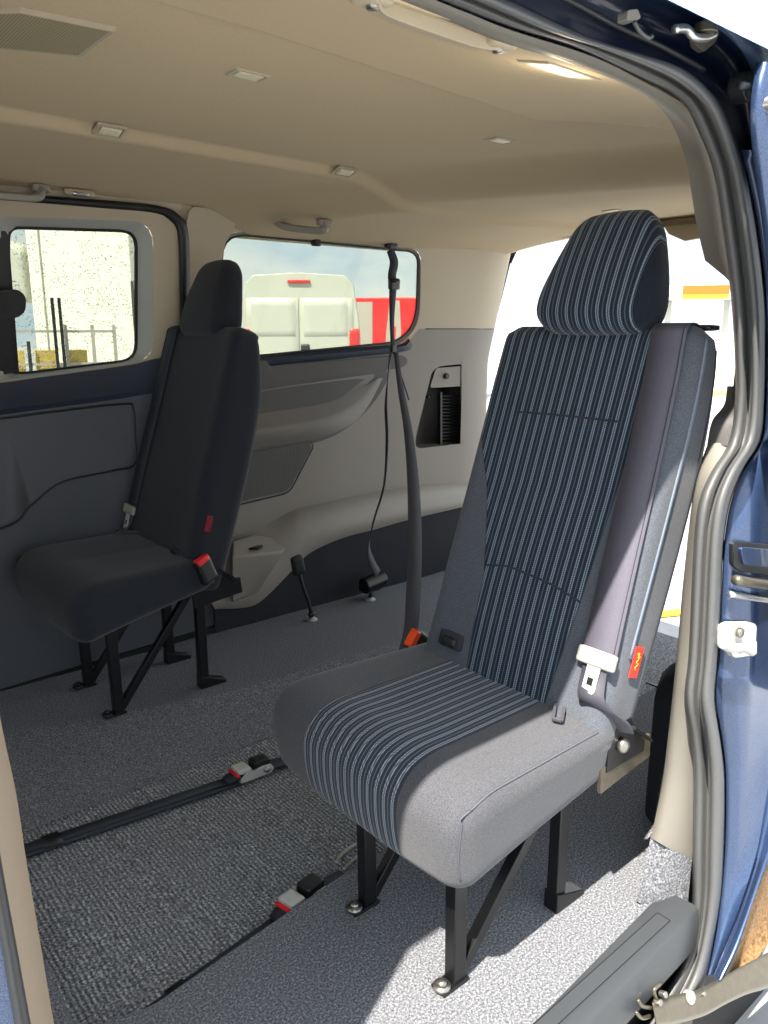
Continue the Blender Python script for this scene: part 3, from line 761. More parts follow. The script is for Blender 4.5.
# upper roof channel (body blue, its shade painted in) between seal and roof edge
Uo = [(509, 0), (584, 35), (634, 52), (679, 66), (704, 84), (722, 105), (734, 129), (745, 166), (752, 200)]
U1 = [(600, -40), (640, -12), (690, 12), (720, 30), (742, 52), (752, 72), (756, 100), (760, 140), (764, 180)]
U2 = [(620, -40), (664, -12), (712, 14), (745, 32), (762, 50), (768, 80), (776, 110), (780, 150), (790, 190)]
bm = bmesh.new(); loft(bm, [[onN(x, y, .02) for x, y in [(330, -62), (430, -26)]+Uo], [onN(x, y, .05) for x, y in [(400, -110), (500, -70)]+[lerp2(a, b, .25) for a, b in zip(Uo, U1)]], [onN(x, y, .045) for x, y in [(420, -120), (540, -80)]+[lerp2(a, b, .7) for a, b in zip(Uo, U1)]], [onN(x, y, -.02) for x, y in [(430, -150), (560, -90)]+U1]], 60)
struct(obj('trim_24', bm, 'paint_shaded'))
bm = bmesh.new(); loft(bm, [[onN(x, y, -.02) for x, y in [(430, -150), (560, -90)]+U1], [onN(x, y, -.028) for x, y in [(440, -150), (575, -90)]+[lerp2(a, b, .5) for a, b in zip(U1, U2)]], [onN(x, y, -.02) for x, y in [(450, -150), (590, -90)]+U2]], 60)
struct(obj('trim_25', bm, 'paint'))
bm = bmesh.new(); tube(bm, [onN(x, y, .02) for x, y in [(500, -30), (560, -4), (620, 28), (660, 46), (704, 70)]], .004, 8)
struct(obj('trim_26', bm, 'rubber_dark'))
# rear jamb (painted) from roof down past the lock to the wheel arch
JO = [(740, 150), (752, 200), (760, 250), (765, 300), (766, 345), (765, 400), (761, 440), (744, 468), (731, 500), (724, 540), (721, 600), (718, 660), (715, 700), (721, 740), (725, 780), (724, 850), (719, 905), (712, 950), (706, 975)]
E1 = [(790, 150), (800, 200), (810, 250), (815, 300), (815, 345), (815, 400), (810, 440), (800, 468), (800, 500), (800, 540), (800, 600), (795, 660), (790, 700), (780, 740), (768, 787), (757, 850), (740, 905), (724, 945), (712, 975)]
E2 = [(860, 150), (860, 200), (860, 250), (860, 300), (860, 345), (860, 400), (860, 440), (860, 468), (860, 500), (850, 540), (845, 600), (835, 660), (822, 700), (806, 740), (790, 787), (768, 855), (751, 905), (735, 950), (720, 980)]
bm = bmesh.new(); loft(bm, [[onN(x, y, .04) for x, y in JO], [onN(x+2, y, .012) for x, y in JO], [onN(*lerp2(a, b, .5), .012) for a, b in zip(JO, E1)], [onN(x, y, -.012) for x, y in E1]], 90)
jamb = struct(obj('wall_left', bm, 'paint'))
bm = bmesh.new(); loft(bm, [[onN(x, y, -.012) for x, y in E1], [onN(x+3, y, .008) for x, y in E1], [onN(*lerp2(a, b, .6), -.01) for a, b in zip(E1, E2)], [onN(x, y, -.03) for x, y in E2], [onN(x+2, y, .02) for x, y in E2]], 90)
struct(obj('wall_left', bm, 'paint'))
# mid rail slot
px_plate('trim_27', [(733, 541), (800, 548), (800, 580), (742, 572), (733, 566)], onN, .004, .02, 'black', r=5, bevel=.003)['kind'] = 'structure'
px_plate('trim_28', [(741, 547), (800, 552), (800, 570), (744, 565)], onN, -.002, .01, 'paint', r=4, bevel=.003)['kind'] = 'structure'
bm = bmesh.new(); tube(bm, [onN(x, y, -.004) for x, y in [(736, 580), (760, 584), (800, 588)]], .010, 10); struct(obj('trim_29', bm, 'steel_dull'))
bm = bmesh.new(); tube(bm, [onN(x, y, .002) for x, y in [(730, 594), (760, 599), (800, 603)]], .006, 10); struct(obj('trim_30', bm, 'steel'))
# striker
sk = thing('door_striker', 'white metal lock striker bolted to the blue door jamb', 'door striker', onN(738, 640, 0))
px_plate('base_plate', [(722, 628), (730, 623), (754, 623), (757, 626), (757, 655), (734, 658), (730, 650), (722, 648)], onN, -.002, .012, 'white_metal', sk, r=3, bevel=.003)
bm = bmesh.new(); tube(bm, [onN(x, y, -.018) for x, y in [(722, 644), (730, 648), (744, 648), (752, 652)]], .0085, 10); off(obj('striker_bar', bm, 'white_metal', sk), sk)
bm = bmesh.new(); p = onN(738, 632, -.005); cyl(bm, p, p-Vector((0, .008, 0)), .010, 6); off(obj('bolt', bm, 'bolt', sk), sk)
# open sliding door leading edge outside on the right
dn = thing('sliding_door', 'blue edge of the opened sliding door at the top right corner of the photo', 'vehicle door', onN(790, 300, -.06))
bm = bmesh.new()
DE = [(757, 62), (751, 90), (750, 130), (756, 180), (764, 240), (772, 320), (782, 420), (790, 560), (795, 700)]
DF = [(840, 20), (850, 90), (850, 130), (850, 180), (850, 240), (850, 320), (850, 420), (860, 560), (860, 700)]
loft(bm, [[onN(x, y, -.03) for x, y in DE], [onN(x+1, y, -.06) for x, y in DE], [onN(x+14, y, -.075) for x, y in DE], [onN(x, y, -.085) for x, y in DF]], 60)
off(obj('door_edge', bm, 'paint', dn), dn)
bm = bmesh.new(); p = onN(764, 106, -.07); cyl(bm, p, p-Vector((0, .02, 0)), .012, 16); cyl(bm, p-Vector((0, .02, 0)), p-Vector((0, .026, 0)), .008, 16)
off(obj('door_roller', bm, 'steel', dn, bevel=.002), dn)
bm = bmesh.new(); tube(bm, [onN(x, y, -.05) for x, y in [(740, 86), (752, 87), (758, 92)]], .006, 8); off(obj('hinge_pin', bm, 'rubber_dark', dn), dn)
# bump stop
bs = thing('bump_stop', 'round dark rubber bump stop in the upper corner of the door jamb', 'bump stop', onN(733, 90, .0))
bm = bmesh.new(); p = onN(733, 90, .01); cyl(bm, p, p-Vector((0, .03, 0)), .022, 24); off(obj('rubber_disc', bm, 'rubber_dark', bs, bevel=.004), bs)
bm = bmesh.new(); p = onN(740, 86, -.02); cyl(bm, p, p-Vector((0, .012, 0)), .0075, 14); off(obj('screw', bm, 'bolt', bs, bevel=.001), bs)
# upper roller bracket
rb_ = thing('roller_bracket', 'metal roller bracket hanging under the roof channel at the upper right', 'bracket', onN(705, 34, -.01))
bm = bmesh.new(); p = onN(706, 28, -.02); cyl(bm, p-Vector((0, 0, .008)), p+Vector((0, 0, .006)), .016, 20); off(obj('roller', bm, 'steel_dull', rb_, bevel=.002), rb_)
bm = bmesh.new(); tube(bm, [onN(x, y, -.02) for x, y in [(675, 29), (686, 29), (694, 37), (704, 38), (714, 34)]], .006, 10); off(obj('arm', bm, 'steel', rb_), rb_)
px_plate('plate', [(694, 38), (712, 33), (722, 28), (716, 42), (704, 52), (696, 46)], onN, -.012, .008, 'steel_dull', rb_, r=2, bevel=.002)
cl = thing('cable_clip', 'small pale plastic clip under the roof channel left of the roller bracket', 'clip', onN(632, 18, .0))
px_plate('clip', [(628, 10), (638, 9), (641, 18), (634, 22), (627, 20)], onN, .0, .015, 'buckle_grey', cl, r=2, bevel=.002)
bm = bmesh.new(); tube(bm, [onN(x, y, -.004) for x, y in [(634, 22), (640, 32), (648, 38), (652, 36)]], .003, 8); off(obj('tail', bm, 'rubber', cl), cl)

px_plate('trim_37', [(600, 20), (640, 40), (672, 58), (700, 76), (718, 98), (731, 125), (742, 165), (749, 200), (757, 250), (800, 250), (800, 60), (762, 36), (640, 4)], onN, .07, .01, 'paint_shaded')['kind'] = 'structure'
px_plate('dark_plate', [(655, 1030), (690, 1012), (720, 1000), (768, 985), (840, 960), (840, 1100), (640, 1100)], onN, .10, .03, 'tyre')['kind'] = 'structure'  # added dark plate that darkens the area under the slider arm
px_plate('trim_39', [(655, 214), (712, 204), (712, 236), (700, 238), (684, 241), (668, 234)], onx, 2.95, .02, 'trim_beige', into=Vector((1, 0, 0)), bevel=.004)['kind'] = 'structure'
bm = bmesh.new(); tube(bm, [onx(x, y, 2.90) for x, y in [(540, 229), (600, 220), (650, 213), (720, 203)]], .004, 6); struct(obj('trim_40', bm, 'black'))
# step sill
bm = bmesh.new()
Pin = [(-.1, .66, .004), (.92, .672, .004), (1.32, .70, .004), (1.365, .70, .004)]
Pou = [(-.1, .612, .003), (.92, .612, .003), (1.32, .630, .003), (1.37, .635, .003)]
def shift(P, dy, dz): return [(x, y+dy, z+dz) for x, y, z in P]
loft(bm, [shift(Pin, .012, -.01), shift(Pin, 0, 0), [tuple(Vector(a).lerp(Vector(b), .5)) for a, b in zip(Pin, Pou)], shift(Pou, .006, 0), shift(Pou, -.002, -.006), shift(Pou, -.006, -.085), shift(Pou, .03, -.09)], 60, smooth=0)
struct(obj('trim_31', bm, 'sill', sharp=60))
bm = bmesh.new(); q = [onz(668-8, 912, .006), onz(676, 919, .006), onz(552, 1055, .006), onz(530, 1052, .006)]
q = [Vector((1.285, .676, .0052)), Vector((1.285, .650, .0052)), Vector((-.1, .628, .0052)), Vector((-.1, .650, .0052))]
plate(bm, q, Vector((0, 0, .003))); struct(obj('trim_32', bm, 'sill', smooth=False))
bm = bmesh.new(); bar(bm, (1.287, .677, .006), (-.1, .651, .006), .003, .0025); bar(bm, (1.287, .677, .006), (1.287, .650, .006), .003, .0025); struct(obj('trim_33', bm, 'black', smooth=False))
# black void / well below the step
bm = bmesh.new(); loft(bm, [[(-.1, .64, -.09), (1.45, .66, -.09)], [(-.1, .66, -.42), (1.5, .68, -.42)]], 10, smooth=0); struct(obj('wall_left', bm, 'black'))

# lower roller arm
ar = thing('slider_arm', 'brown-grey steel roller arm of the sliding door at the bottom right corner', 'door arm', onN(700, 1004, -.03))
bm = bmesh.new()
A1 = [(652, 1002), (668, 996), (696, 990), (720, 978), (742, 966), (768, 952), (800, 930)]
A2 = [(656, 1022), (675, 1020), (704, 1012), (726, 1000), (748, 990), (768, 984), (800, 968)]
loft(bm, [[onN(x, y, -.005) for x, y in A1], [onN(x, y, -.02) for x, y in A1], [onN(*lerp2(a, b, .5), -.03) for a, b in zip(A1, A2)], [onN(x, y, -.04) for x, y in A2], [onN(x, y+4, -.02) for x, y in A2], [onN(x, y+4, -.005) for x, y in A2]], 40, close=True)
off(obj('arm_plate', bm, 'steel_dull', ar), ar)
for (x, y, r_) in ((690, 998, .0125), (659, 1003, .006), (664, 995, .006), (682, 1008, .006), (703, 994, .005)):
    bm = bmesh.new(); p = onN(x, y, -.026); cyl(bm, p+Vector((0, .008, -.002)), p-Vector((0, .004, -.003)), r_, 18); off(obj('rivet', bm, 'buckle_grey' if r_ > .01 else 'bolt', ar, bevel=.001), ar)
bm = bmesh.new()
for P in ([(656, 998), (654, 990), (660, 984)], [(652, 1008), (642, 1006), (638, 1000)], [(650, 1016), (642, 1018), (636, 1012)]): tube(bm, [onN(x, y, -.02) for x, y in P], .0035, 8)
off(obj('spring_clip', bm, 'steel_dull', ar), ar)
# muddy arch lip
ML = [(790, 850), (768, 868), (752, 905), (738, 950), (724, 984)]; MR = [(820, 900), (790, 920), (768, 944), (750, 968), (728, 990)]
bm = bmesh.new(); loft(bm, [[onN(x, y, -.005) for x, y in ML], [onN(*lerp2(a, b, .5), .02) for a, b in zip(ML, MR)], [onN(x, y, .0) for x, y in MR]], 30)
struct(obj('trim_34', bm, 'mud'))

# ================================================================== SEATS
def make_seat(loc, label, covers, mirror=1, recl=.0, cdz=.0, btz=.0, foot_dx=.0):
    """seat faces -X; local y>0 is the far side when mirror=1; belt on the -y*mirror side"""
    s = mirror
    t = thing('passenger_seat', label, 'seat', loc, 'single van seats')
    def Y(v): return v*s
    # ---- cushion
    ch_ = .215 if s > 0 else .19
    y0, y1 = -.247, .330 if s > 0 else .312; yc = (y0+y1)/2; hy = (y1-y0)/2; zt = .445+cdz
    def cdef(q):
        x, y, z = -.240+(q.x+.215)/.43*.455, q.y/hy, q.z        # z in -.095...095
        fx = (q.x+.215)/.43                 # 0 front .. 1 rear
        top = (z+.095)/.19
        zz = zt-ch_+ch_*top
        # underside climbs to the rear
        zz += (1-top)*(.012+.075*fx)
        # waterfall front, crowned bolsters, dished centre
        zz += top*(-.030*max(0, (.22-fx)/.22)**2 + .006*math.cos(y*PI) - .010*(1-min(1, abs(y)/.62))*min(1, fx*3))
        xx = x - .012*math.sin(min(1, max(0, top))*PI)*max(0, 1-fx*3)
        xx += (1-top)*.02*max(0, 1-fx*2)*(y*s > -2) + .018*(abs(y)**3)*max(0, 1-fx*2.2)
        # underside narrower, rear a little narrower on the inner side
        k_ = 1-.05*(1-top)
        yy = yc+hy*y*k_
        if y > 0: yy -= .045*fx*y
        return Vector((xx, Y(yy), zz))
    bm = bmesh.new(); rounded(bm, .215, hy, .095, .042, deform=cdef, nx=(26, 30, 14))
    cu = obj('cushion', bm, covers[0], t)
    # piping along the top edge and front corners
    bm = bmesh.new()
    def edge(x, y, z): return cdef(Vector((x, y, z)))
    kk = .042*(1-.7071)
    P = [edge(-.215+.03, -hy+kk, .095-kk)]+[edge(-.19+.38*i/8, -hy+kk*1.0, .095-kk) for i in range(1, 9)]
    tube(bm, [p+Vector((0, -.0008*s, .0008)) for p in P], .0016, 6, 3)
    P = [edge(-.215+kk, -hy+kk, .07-.12*i/6) for i in range(7)]
    P = [edge(-.215+.03, -hy+kk, .095-kk), edge(-.215+kk*.9, -hy+kk*1.3, .082)]+P
    tube(bm, P, .0016, 6, 3)
    obj('piping', bm, 'stitch_mid' if s > 0 else 'stitch', cu)
    # ---- backrest
    b0 = Vector((.135, 0, .44+cdz*.4)); tp = Vector((.385-recl, 0, 1.166+btz)); d = (tp-b0); L = d.length; d.normalize(); nrm = Vector((-d.z, 0, d.x))
    hb = .245; hv = (L+.075)/2
    def bdef(q):
        # q.x thickness (-.07 front .. +.07 rear), q.y, q.z along
        v = (q.z+hv)/(2*hv); y = q.y/hb; th = (q.x+.07)/.14
        depth = .135+.02*math.sin(v*PI)-.045*max(0, (v-.72)/.28)**1.5
        f = -.004+.012*math.sin(min(1, v*1.7)*PI)*(1-y*y) + .010*min(1, abs(y))**3*(v < .98)
        wy = 1-.03*max(0, (v-.8)/.2)**2 - .03*th
        p = b0+d*(v*2*hv-.075)+nrm*(f-th*depth)
        return Vector((p.x, Y(q.y*wy), p.z))
    bm = bmesh.new(); rounded(bm, .07, hb, hv, .036, deform=bdef, nx=(12, 30, 44))
    bk = obj('backrest', bm, covers[1], t)
    def bs_(y, z, o=.0):        # point on front face at local y and height z
        v = (z-b0.z+.075*d.z)/(2*hv*d.z)
        q = bdef(Vector((-.07, y, -hv+2*hv*max(0, min(1, v)))))
        return q+nrm*o
    if s > 0:
        bm = bmesh.new()
        tube(bm, [bs_(y, .975+.004*math.cos(y*8), -.0005) for y in (.145, .08, 0, -.06, -.118)], .0024, 6)
        obj('seam', bm, 'stitch', bk); bm = bmesh.new()
        tube(bm, [bs_(y, z, -.0005) for y, z in ((.112, .655), (.06, .665), (0, .662), (-.07, .655), (-.138, .640))], .0024, 6)
        obj('seam', bm, 'stitch', bk)
    # side zip and side seam on the belt side
    bm = bmesh.new()
    def side(v, th, o=.0):
        q = bdef(Vector((-.07+.14*th, -hb, -hv+2*hv*v))); return q+Vector((0, -o*s, 0))
    ribbon(bm, [side(v, .28, .0008)+nrm*.0 for v in (.97, .9, .8, .6, .4, .25)], (nrm*-1.0), .010, .0025, 4)
    obj('zip', bm, 'zip' if s > 0 else 'stitch_light', bk)
    bm = bmesh.new(); tube(bm, [side(v, .735, .0006) for v in (.96, .85, .6, .3, .06)], .002, 6, 4); obj('piping', bm, 'stitch', bk)
    # tag
    bm = bmesh.new()
    if s > 0: c = side(.245, .42, .0025)
    else:
        q = bdef(Vector((-.07+.14*.25, hb, -hv+2*hv*.27))); c = q+Vector((0, .0025*s, 0))
    w_ = .020 if s > 0 else .014; h_ = .030 if s > 0 else .024
    plate(bm, [c+nrm*-w_*a+d*h_*b for a, b in ((-.7, -1), (.7, -1), (.7, 1), (-.7, 1))], Vector((0, -.002 if s > 0 else -.002, 0)))
    tg = obj('fabric_tag', bm, 'tag_red' if s > 0 else 'tag_dark_red', bk, smooth=False); tg['label'] = 'small red fabric tag'
    if s > 0:
        bm = bmesh.new()
        tube(bm, [c+Vector((0, -.0022, 0))+nrm*-w_*a+d*h_*b for a, b in ((-.3, .5), (.1, .6), (.0, .3), (.35, .35), (-.1, .0), (.3, -.1), (-.1, -.35), (.15, -.5))], .0009, 6)
        obj('scribble', bm, 'yellow', tg)
    # ---- headrest
    hc = tp+d*(.100 if s > 0 else .086)+nrm*(-.002 if s > 0 else -.036)+Vector((0, Y(.036), 0))
    def hdef(q):
        v = (q.z+.12)/.24; th = (q.x+.055)/.11; y = q.y/.145
        w = 1.0-.40*max(0, (v-.25)/.75)**1.35 - .07*max(0, (.3-v)/.3)**2
        p = hc+d*(q.z+.012*(1-y*y)*(v-.4)) + nrm*(-(q.x)*(1-.38*v) + .014*(1-y*y)*math.sin(v*PI))
        return Vector((p.x, Y(q.y*w), p.z))
    bm = bmesh.new(); rounded(bm, .055, .143, .122, .045, deform=hdef, nx=(12, 24, 20))
    obj('headrest', bm, covers[2], t)
    for a in (-.05, .05):
        bm = bmesh.new(); cyl(bm, hc-d*.16+nrm*-.045+Vector((0, Y(a), 0)), hc-d*.06+nrm*-.03+Vector((0, Y(a), 0)), .007); obj('headrest_post', bm, 'steel_black', t)
    # ---- belt over the front of the backrest
    B_ = []
    for y, z in ((-.178, 1.155), (-.180, 1.12), (-.184, 1.05), (-.192, .90), (-.199, .75), (-.205, .62), (-.208, .56)):
        B_.append(bs_(y, z+btz*((z-.44)/.7), .006))
    topb = tp+nrm*-.05+Vector((0, Y(-.158), 0))+d*.012
    path = [tp+nrm*-.10+Vector((0, Y(-.156), 0))+d*.006, topb]+[Vector(p) for p in B_]
    bm = bmesh.new(); ribbon(bm, path, Vector((0, 1, 0)), .072, .0024, 6)
    wb = obj('belt_webbing', bm, 'belt_light' if s > 0 else 'belt_black', t)
    bm = bmesh.new()
    for sg in (-.030, ): tube(bm, [Vector(p)+Vector((0, Y(sg), 0))+nrm*.0018 for p in path[1:]], .0008, 6, 5)
    obj('edge_stitch', bm, 'stitch', wb)
    bm = bmesh.new(); q = tp+nrm*-.078+d*.014; rounded(bm, .020, .038, .006, .005, 6, lambda p: Vector((q.x+p.x, q.y+Y(-.180)+p.y, q.z+p.z)))
    obj('belt_guide', bm, 'black', t)
    # buckle tongue
    e = B_[-1]; e2 = bs_(-.206, .50, .010)
    bm = bmesh.new(); rounded(bm, .006, .041, .016, .005, 8, lambda p: e+nrm*(-p.x+.006)+d*(p.z-.004)+Vector((0, p.y, 0)))
    tn = obj('belt_tongue', bm, 'buckle_grey', t)
    bm = bmesh.new(); c = e-d*.042+nrm*.006; plate(bm, [c+Vector((0, a*.014, 0))+d*b for a, b in ((-1, .026), (1, .026), (1, -.022), (.75, -.028), (-.75, -.028), (-1, -.022))], nrm*.003)
    obj('tongue_plate', bm, 'white_metal', tn, bevel=.0008)
    bm = bmesh.new(); plate(bm, [c-d*.006+Vector((0, a*.006, 0))+d*.007*b+nrm*.0026 for a, b in ((-1, -1), (1, -1), (1, 1), (-1, 1))], nrm*.001)
    obj('tongue_slot', bm, 'black', tn, smooth=False)
    bm = bmesh.new(); an = Vector((.20, Y(-.245), .415+cdz*.4))
    ribbon(bm, [e+nrm*.001, e-d*.04+nrm*.001, e-d*.08+nrm*.004+Vector((.0, Y(-.012), 0)), (e-d*.08).lerp(an, .6)+Vector((0, Y(-.014), 0)), an], [Vector((0, 1, 0)), Vector((0, 1, 0)), Vector((-.15*s, 1, 0)), Vector((-.3*s, 1, 0)), Vector((-.4*s, 1, 0))], [.052, .052, .052, .05, .046], .004, 5)
    obj('lap_webbing', bm, 'belt', t)
    # inner side recline recess
    bm = bmesh.new(); c = bs_(.155, .485, .000)
    rounded(bm, .006, .034, .018, .005, 8, lambda p: c+nrm*(-p.x+.002)+d*p.z+Vector((0, p.y, 0)))
    obj('belt_slot', bm, 'stitch', t)
    bm = bmesh.new(); rounded(bm, .006, .022, .010, .005, 6, lambda p: c+nrm*(-p.x+.008)+d*(p.z-.004)+Vector((0, p.y, 0)))
    obj('release_strap', bm, 'black', t)
    bm = bmesh.new(); c = cdef(Vector((.140, -hy*.62, .095)))+Vector((0, 0, .004))
    for a, b in (((-.05, -.035, 0), (.02, .012, 0)), ((-.05, -.035, 0), (-.044, -.050, 0)), ((-.044, -.050, 0), (.03, -.004, 0))):
        bar(bm, c+Vector((a[0], Y(a[1]), .004)), c+Vector((b[0], Y(b[1]), .004)), .006, .006)
    obj('slot_trim', bm, 'belt', t, bevel=.001)
    # ---- hinge bracket and knob on both sides
    for sg, yy in ((-1, -.236), (1, .225)):
        bm = bmesh.new(); x0 = .19
        bar(bm, (.15, Y(yy), .325+cdz*.6), (.315, Y(yy), .342+cdz*.6), .008, .050)
        hb_ = obj('hinge_bracket', bm, 'steel_dull' if (s > 0 and sg < 0) else 'steel_black', t, smooth=False)
        bm = bmesh.new(); plate(bm, [Vector((x, Y(yy+.006*sg), z+cdz*.6)) for x, z in ((.165, .34), (.165, .40), (.19, .43), (.235, .43), (.26, .39), (.29, .365), (.29, .34))], Vector((0, .005, 0))); obj('hinge_plate', bm, 'steel_black', hb_, smooth=False)
        bm = bmesh.new(); bar(bm, (.235, Y(yy+.012*sg), .412+cdz*.6), (.30, Y(yy+.012*sg), .362+cdz*.6), .010, .006); obj('recline_lever', bm, 'steel_black', hb_, smooth=False)
        bm = bmesh.new(); ball(bm, (.205, Y(yy+.012*sg), .385+cdz*.6), .015, (1, .7, 1)); cyl(bm, (.205, Y(yy), .385+cdz*.6), (.205, Y(yy+.012*sg), .385+cdz*.6), .009); obj('pivot_bolt', bm, 'bolt', hb_)
    # ---- buckle on the inner side
    yb = .262 if s > 0 else .262
    bc = Vector((.165, Y(yb), .452+cdz)); bd = Vector((-.30, 0, .95)).normalized() if s < 0 else Vector((.35, 0, .93)).normalized()
    # ---- steel frame: two side frames joined to rails
    for yy in (-.154, .10):
        fx = -.138+foot_dx; rx = .150+foot_dx; zt2 = .275+cdz; w = .026
        bm = bmesh.new(); bar(bm, (fx, Y(yy), .006), (fx-.004, Y(yy), zt2), w, .030, up=(1, 0, 0)); lg = obj('leg', bm, 'steel_black', t, smooth=True, bevel=.002)
        bm = bmesh.new(); box(bm, (fx-.012, Y(yy), .004), (.065, .034, .006)); obj('foot_plate', bm, 'steel_black', lg, bevel=.001)
        bm = bmesh.new(); cyl(bm, (fx-.034, Y(yy), .004), (fx-.034, Y(yy), .011), .016, 20); cyl(bm, (fx-.034, Y(yy), .011), (fx-.034, Y(yy), .019), .010, 6); obj('floor_bolt', bm, 'bolt' if s > 0 else 'steel_black', lg)
        bm = bmesh.new(); bar(bm, (fx+.01, Y(yy), .018), (rx-.02, Y(yy), zt2-.012+.045), .022, .022); obj('brace', bm, 'steel_black', t, bevel=.002)
        bm = bmesh.new(); bar(bm, (rx, Y(yy), .008), (rx, Y(yy), zt2+.05), .026, .030, up=(1, 0, 0)); lg = obj('leg', bm, 'steel_black', t, bevel=.002)
        bm = bmesh.new()
        v_ = [Vector((rx-.016, Y(yy)+a, 0)) for a in (-.017, .017)]+[Vector((rx+.075, Y(yy)+a, 0)) for a in (.017, -.017)]
        lo_ = [bm.verts.new(p) for p in v_]; hi_ = [bm.verts.new(p+Vector((0, 0, h))) for p, h in zip(v_, (.045, .045, .012, .012))]
        bm.faces.new(lo_); bm.faces.new(hi_[::-1])
        for i in range(4): bm.faces.new((lo_[i], lo_[(i+1) % 4], hi_[(i+1) % 4], hi_[i]))
        obj('wedge_foot', bm, 'steel_black', lg, bevel=.002)
        bm = bmesh.new(); bar(bm, (fx-.03, Y(yy), zt2-.005), (rx+.06, Y(yy), zt2+.062), .03, .022); obj('side_rail', bm, 'steel_black', t, bevel=.002)
    for cx_, cz_ in ((-.10, .27), (.14, .325)):
        bm = bmesh.new(); bar(bm, (cx_+foot_dx, Y(-.154), cz_+cdz), (cx_+foot_dx, Y(.10), cz_+cdz), .03, .02)
        obj('cross_member', bm, 'steel_black', t, smooth=False)
    return t, bc, bd
seat1, bc1, bd1 = make_seat((1.0, .98, 0), 'striped single seat near the door, sunlit, with webbing over its backrest', ('fab_cushion', 'fab_back', 'fab_head'))
seat2, bc2, bd2 = make_seat((.845, 2.31, 0), 'plain dark navy cloth seat by the far wall beside the rain-dotted window', ('fab_far', 'fab_far', 'fab_far'), mirror=-1, recl=.050, cdz=.045, btz=.0, foot_dx=.08)

def buckle_obj(name, c, d, side, label, cat, button, group, stalk=None, parent=None):
    """buckle head: body long axis d, width axis side; button on top end"""
    t = thing(name, label, cat, c, group) if parent is None else None
    par = t or parent; o0 = Vector((0, 0, 0)) if t else Vector(c)
    d = Vector(d).normalized(); w = Vector(side); w = (w-d*w.dot(d)).normalized(); n = d.cross(w)
    def mp(p): return o0+w*p.y+n*p.x+d*p.z
    bm = bmesh.new(); rounded(bm, .013, .027, .04, .006, 8, mp); b = obj('buckle_body', bm, 'black', par)
    bm = bmesh.new(); rounded(bm, .012, .023, .010, .004, 6, lambda p: mp(p+Vector((-.002, 0, .0345)))); bt = obj('release_button', bm, button, b if parent is None else b)
    return t or b
# far seat's red-button buckle (part of that seat)
bb = buckle_obj('buckle', Vector((.175, -.268*1.0, .455)), Vector((-.35, 0, .94)), Vector((1, .25, .1)), '', '', 'red', None, parent=seat2)
# near seat's orange-button buckle on its inner side
bb = buckle_obj('buckle', ony(419, 643, 1.34)-Vector((1.0, .98, 0)), Vector((-.7, -.1, .55)), Vector((.55, .0, .75)), '', '', 'orange', None, parent=seat1)
bm = bmesh.new(); ribbon(bm, [(.16, .335, .40), (.16, .34, .33), (.13, .29, .29)], (1, 0, 0), .03, .004, 5); obj('buckle_strap', bm, 'belt_black', seat1)

# ================================================================== HANGING BELT, RETRACTOR, BUCKLE STALK
hb_ = thing('harness_belt', 'black webbing harness hanging from the ceiling beside the window, with adjuster', 'belt', WU(390, 244, .03))
bm = bmesh.new(); p = WU(391, 243, .03); rounded(bm, .026, .016, .024, .008, 6, lambda q: q+p); off(obj('ceiling_anchor', bm, 'black', hb_), hb_)
def WP(x, y, Y): return ony(x, y, Y)
bm = bmesh.new(); ribbon(bm, [WP(390, 250, 2.48), WP(394, 262, 2.475), WP(392, 275, 2.475), WP(393, 284, 2.475)], (1, 0, 0), [.034, .04, .038, .044], .006, 6); off(obj('upper_webbing', bm, 'belt_black', hb_), hb_)
bm = bmesh.new(); p = WP(394, 284, 2.47); rounded(bm, .026, .010, .022, .006, 6, lambda q: q+p); bar(bm, p+Vector((-.02, -.012, .008)), p+Vector((.02, -.012, .008)), .006, .006); off(obj('adjuster', bm, 'black_gloss', hb_, smooth=True), hb_)
bm = bmesh.new(); ribbon(bm, [WP(393, 285, 2.475), WP(392, 312, 2.48), WP(392, 330, 2.48), WP(393, 350, 2.48)], (1, 0, 0), [.036, .024, .018, .018], .006, 6); off(obj('lower_webbing', bm, 'belt_black', hb_), hb_)
bm = bmesh.new(); p = WP(393, 348, 2.475); rounded(bm, .013, .008, .018, .004, 6, lambda q: q+p); off(obj('clip', bm, 'black_gloss', hb_), hb_)
# the two runs: one to the retractor, one to the buckle behind the near seat
bm = bmesh.new(); ribbon(bm, [WP(391, 351, 2.475), WP(386, 400, 2.46), WP(387, 440, 2.45), WP(384, 485, 2.44), WP(374, 520, 2.43), WP(369, 545, 2.42), WP(371, 560, 2.42), WP(378, 574, 2.42)],
    [(1, 0, 0), (.3, 1, 0), (.3, 1, 0), (.5, 1, 0), (.6, 1, 0), (.8, .7, 0), (1, .2, 0), (1, .2, 0)], [.012, .02, .024, .024, .024, .026, .034, .04], .003, 6)
off(obj('retractor_run', bm, 'belt', hb_), hb_)
bm = bmesh.new(); ribbon(bm, [WP(396, 353, 2.47), WP(401, 390, 2.34), WP(408, 430, 2.18), WP(413, 480, 2.0), WP(415, 540, 1.75), WP(413, 600, 1.56), WP(410, 634, 1.50), WP(402, 662, 1.48)],
    [(1, -.3, 0)]*8, [.02, .026, .034, .042, .044, .042, .040, .040], .003, 6)
off(obj('long_run', bm, 'belt', hb_), hb_)
bm = bmesh.new(); tube(bm, [WP(393, 352, 2.47), WP(400, 372, 2.47), WP(409, 400, 2.475)], .003, 6); off(obj('cord', bm, 'belt_black', hb_), hb_)

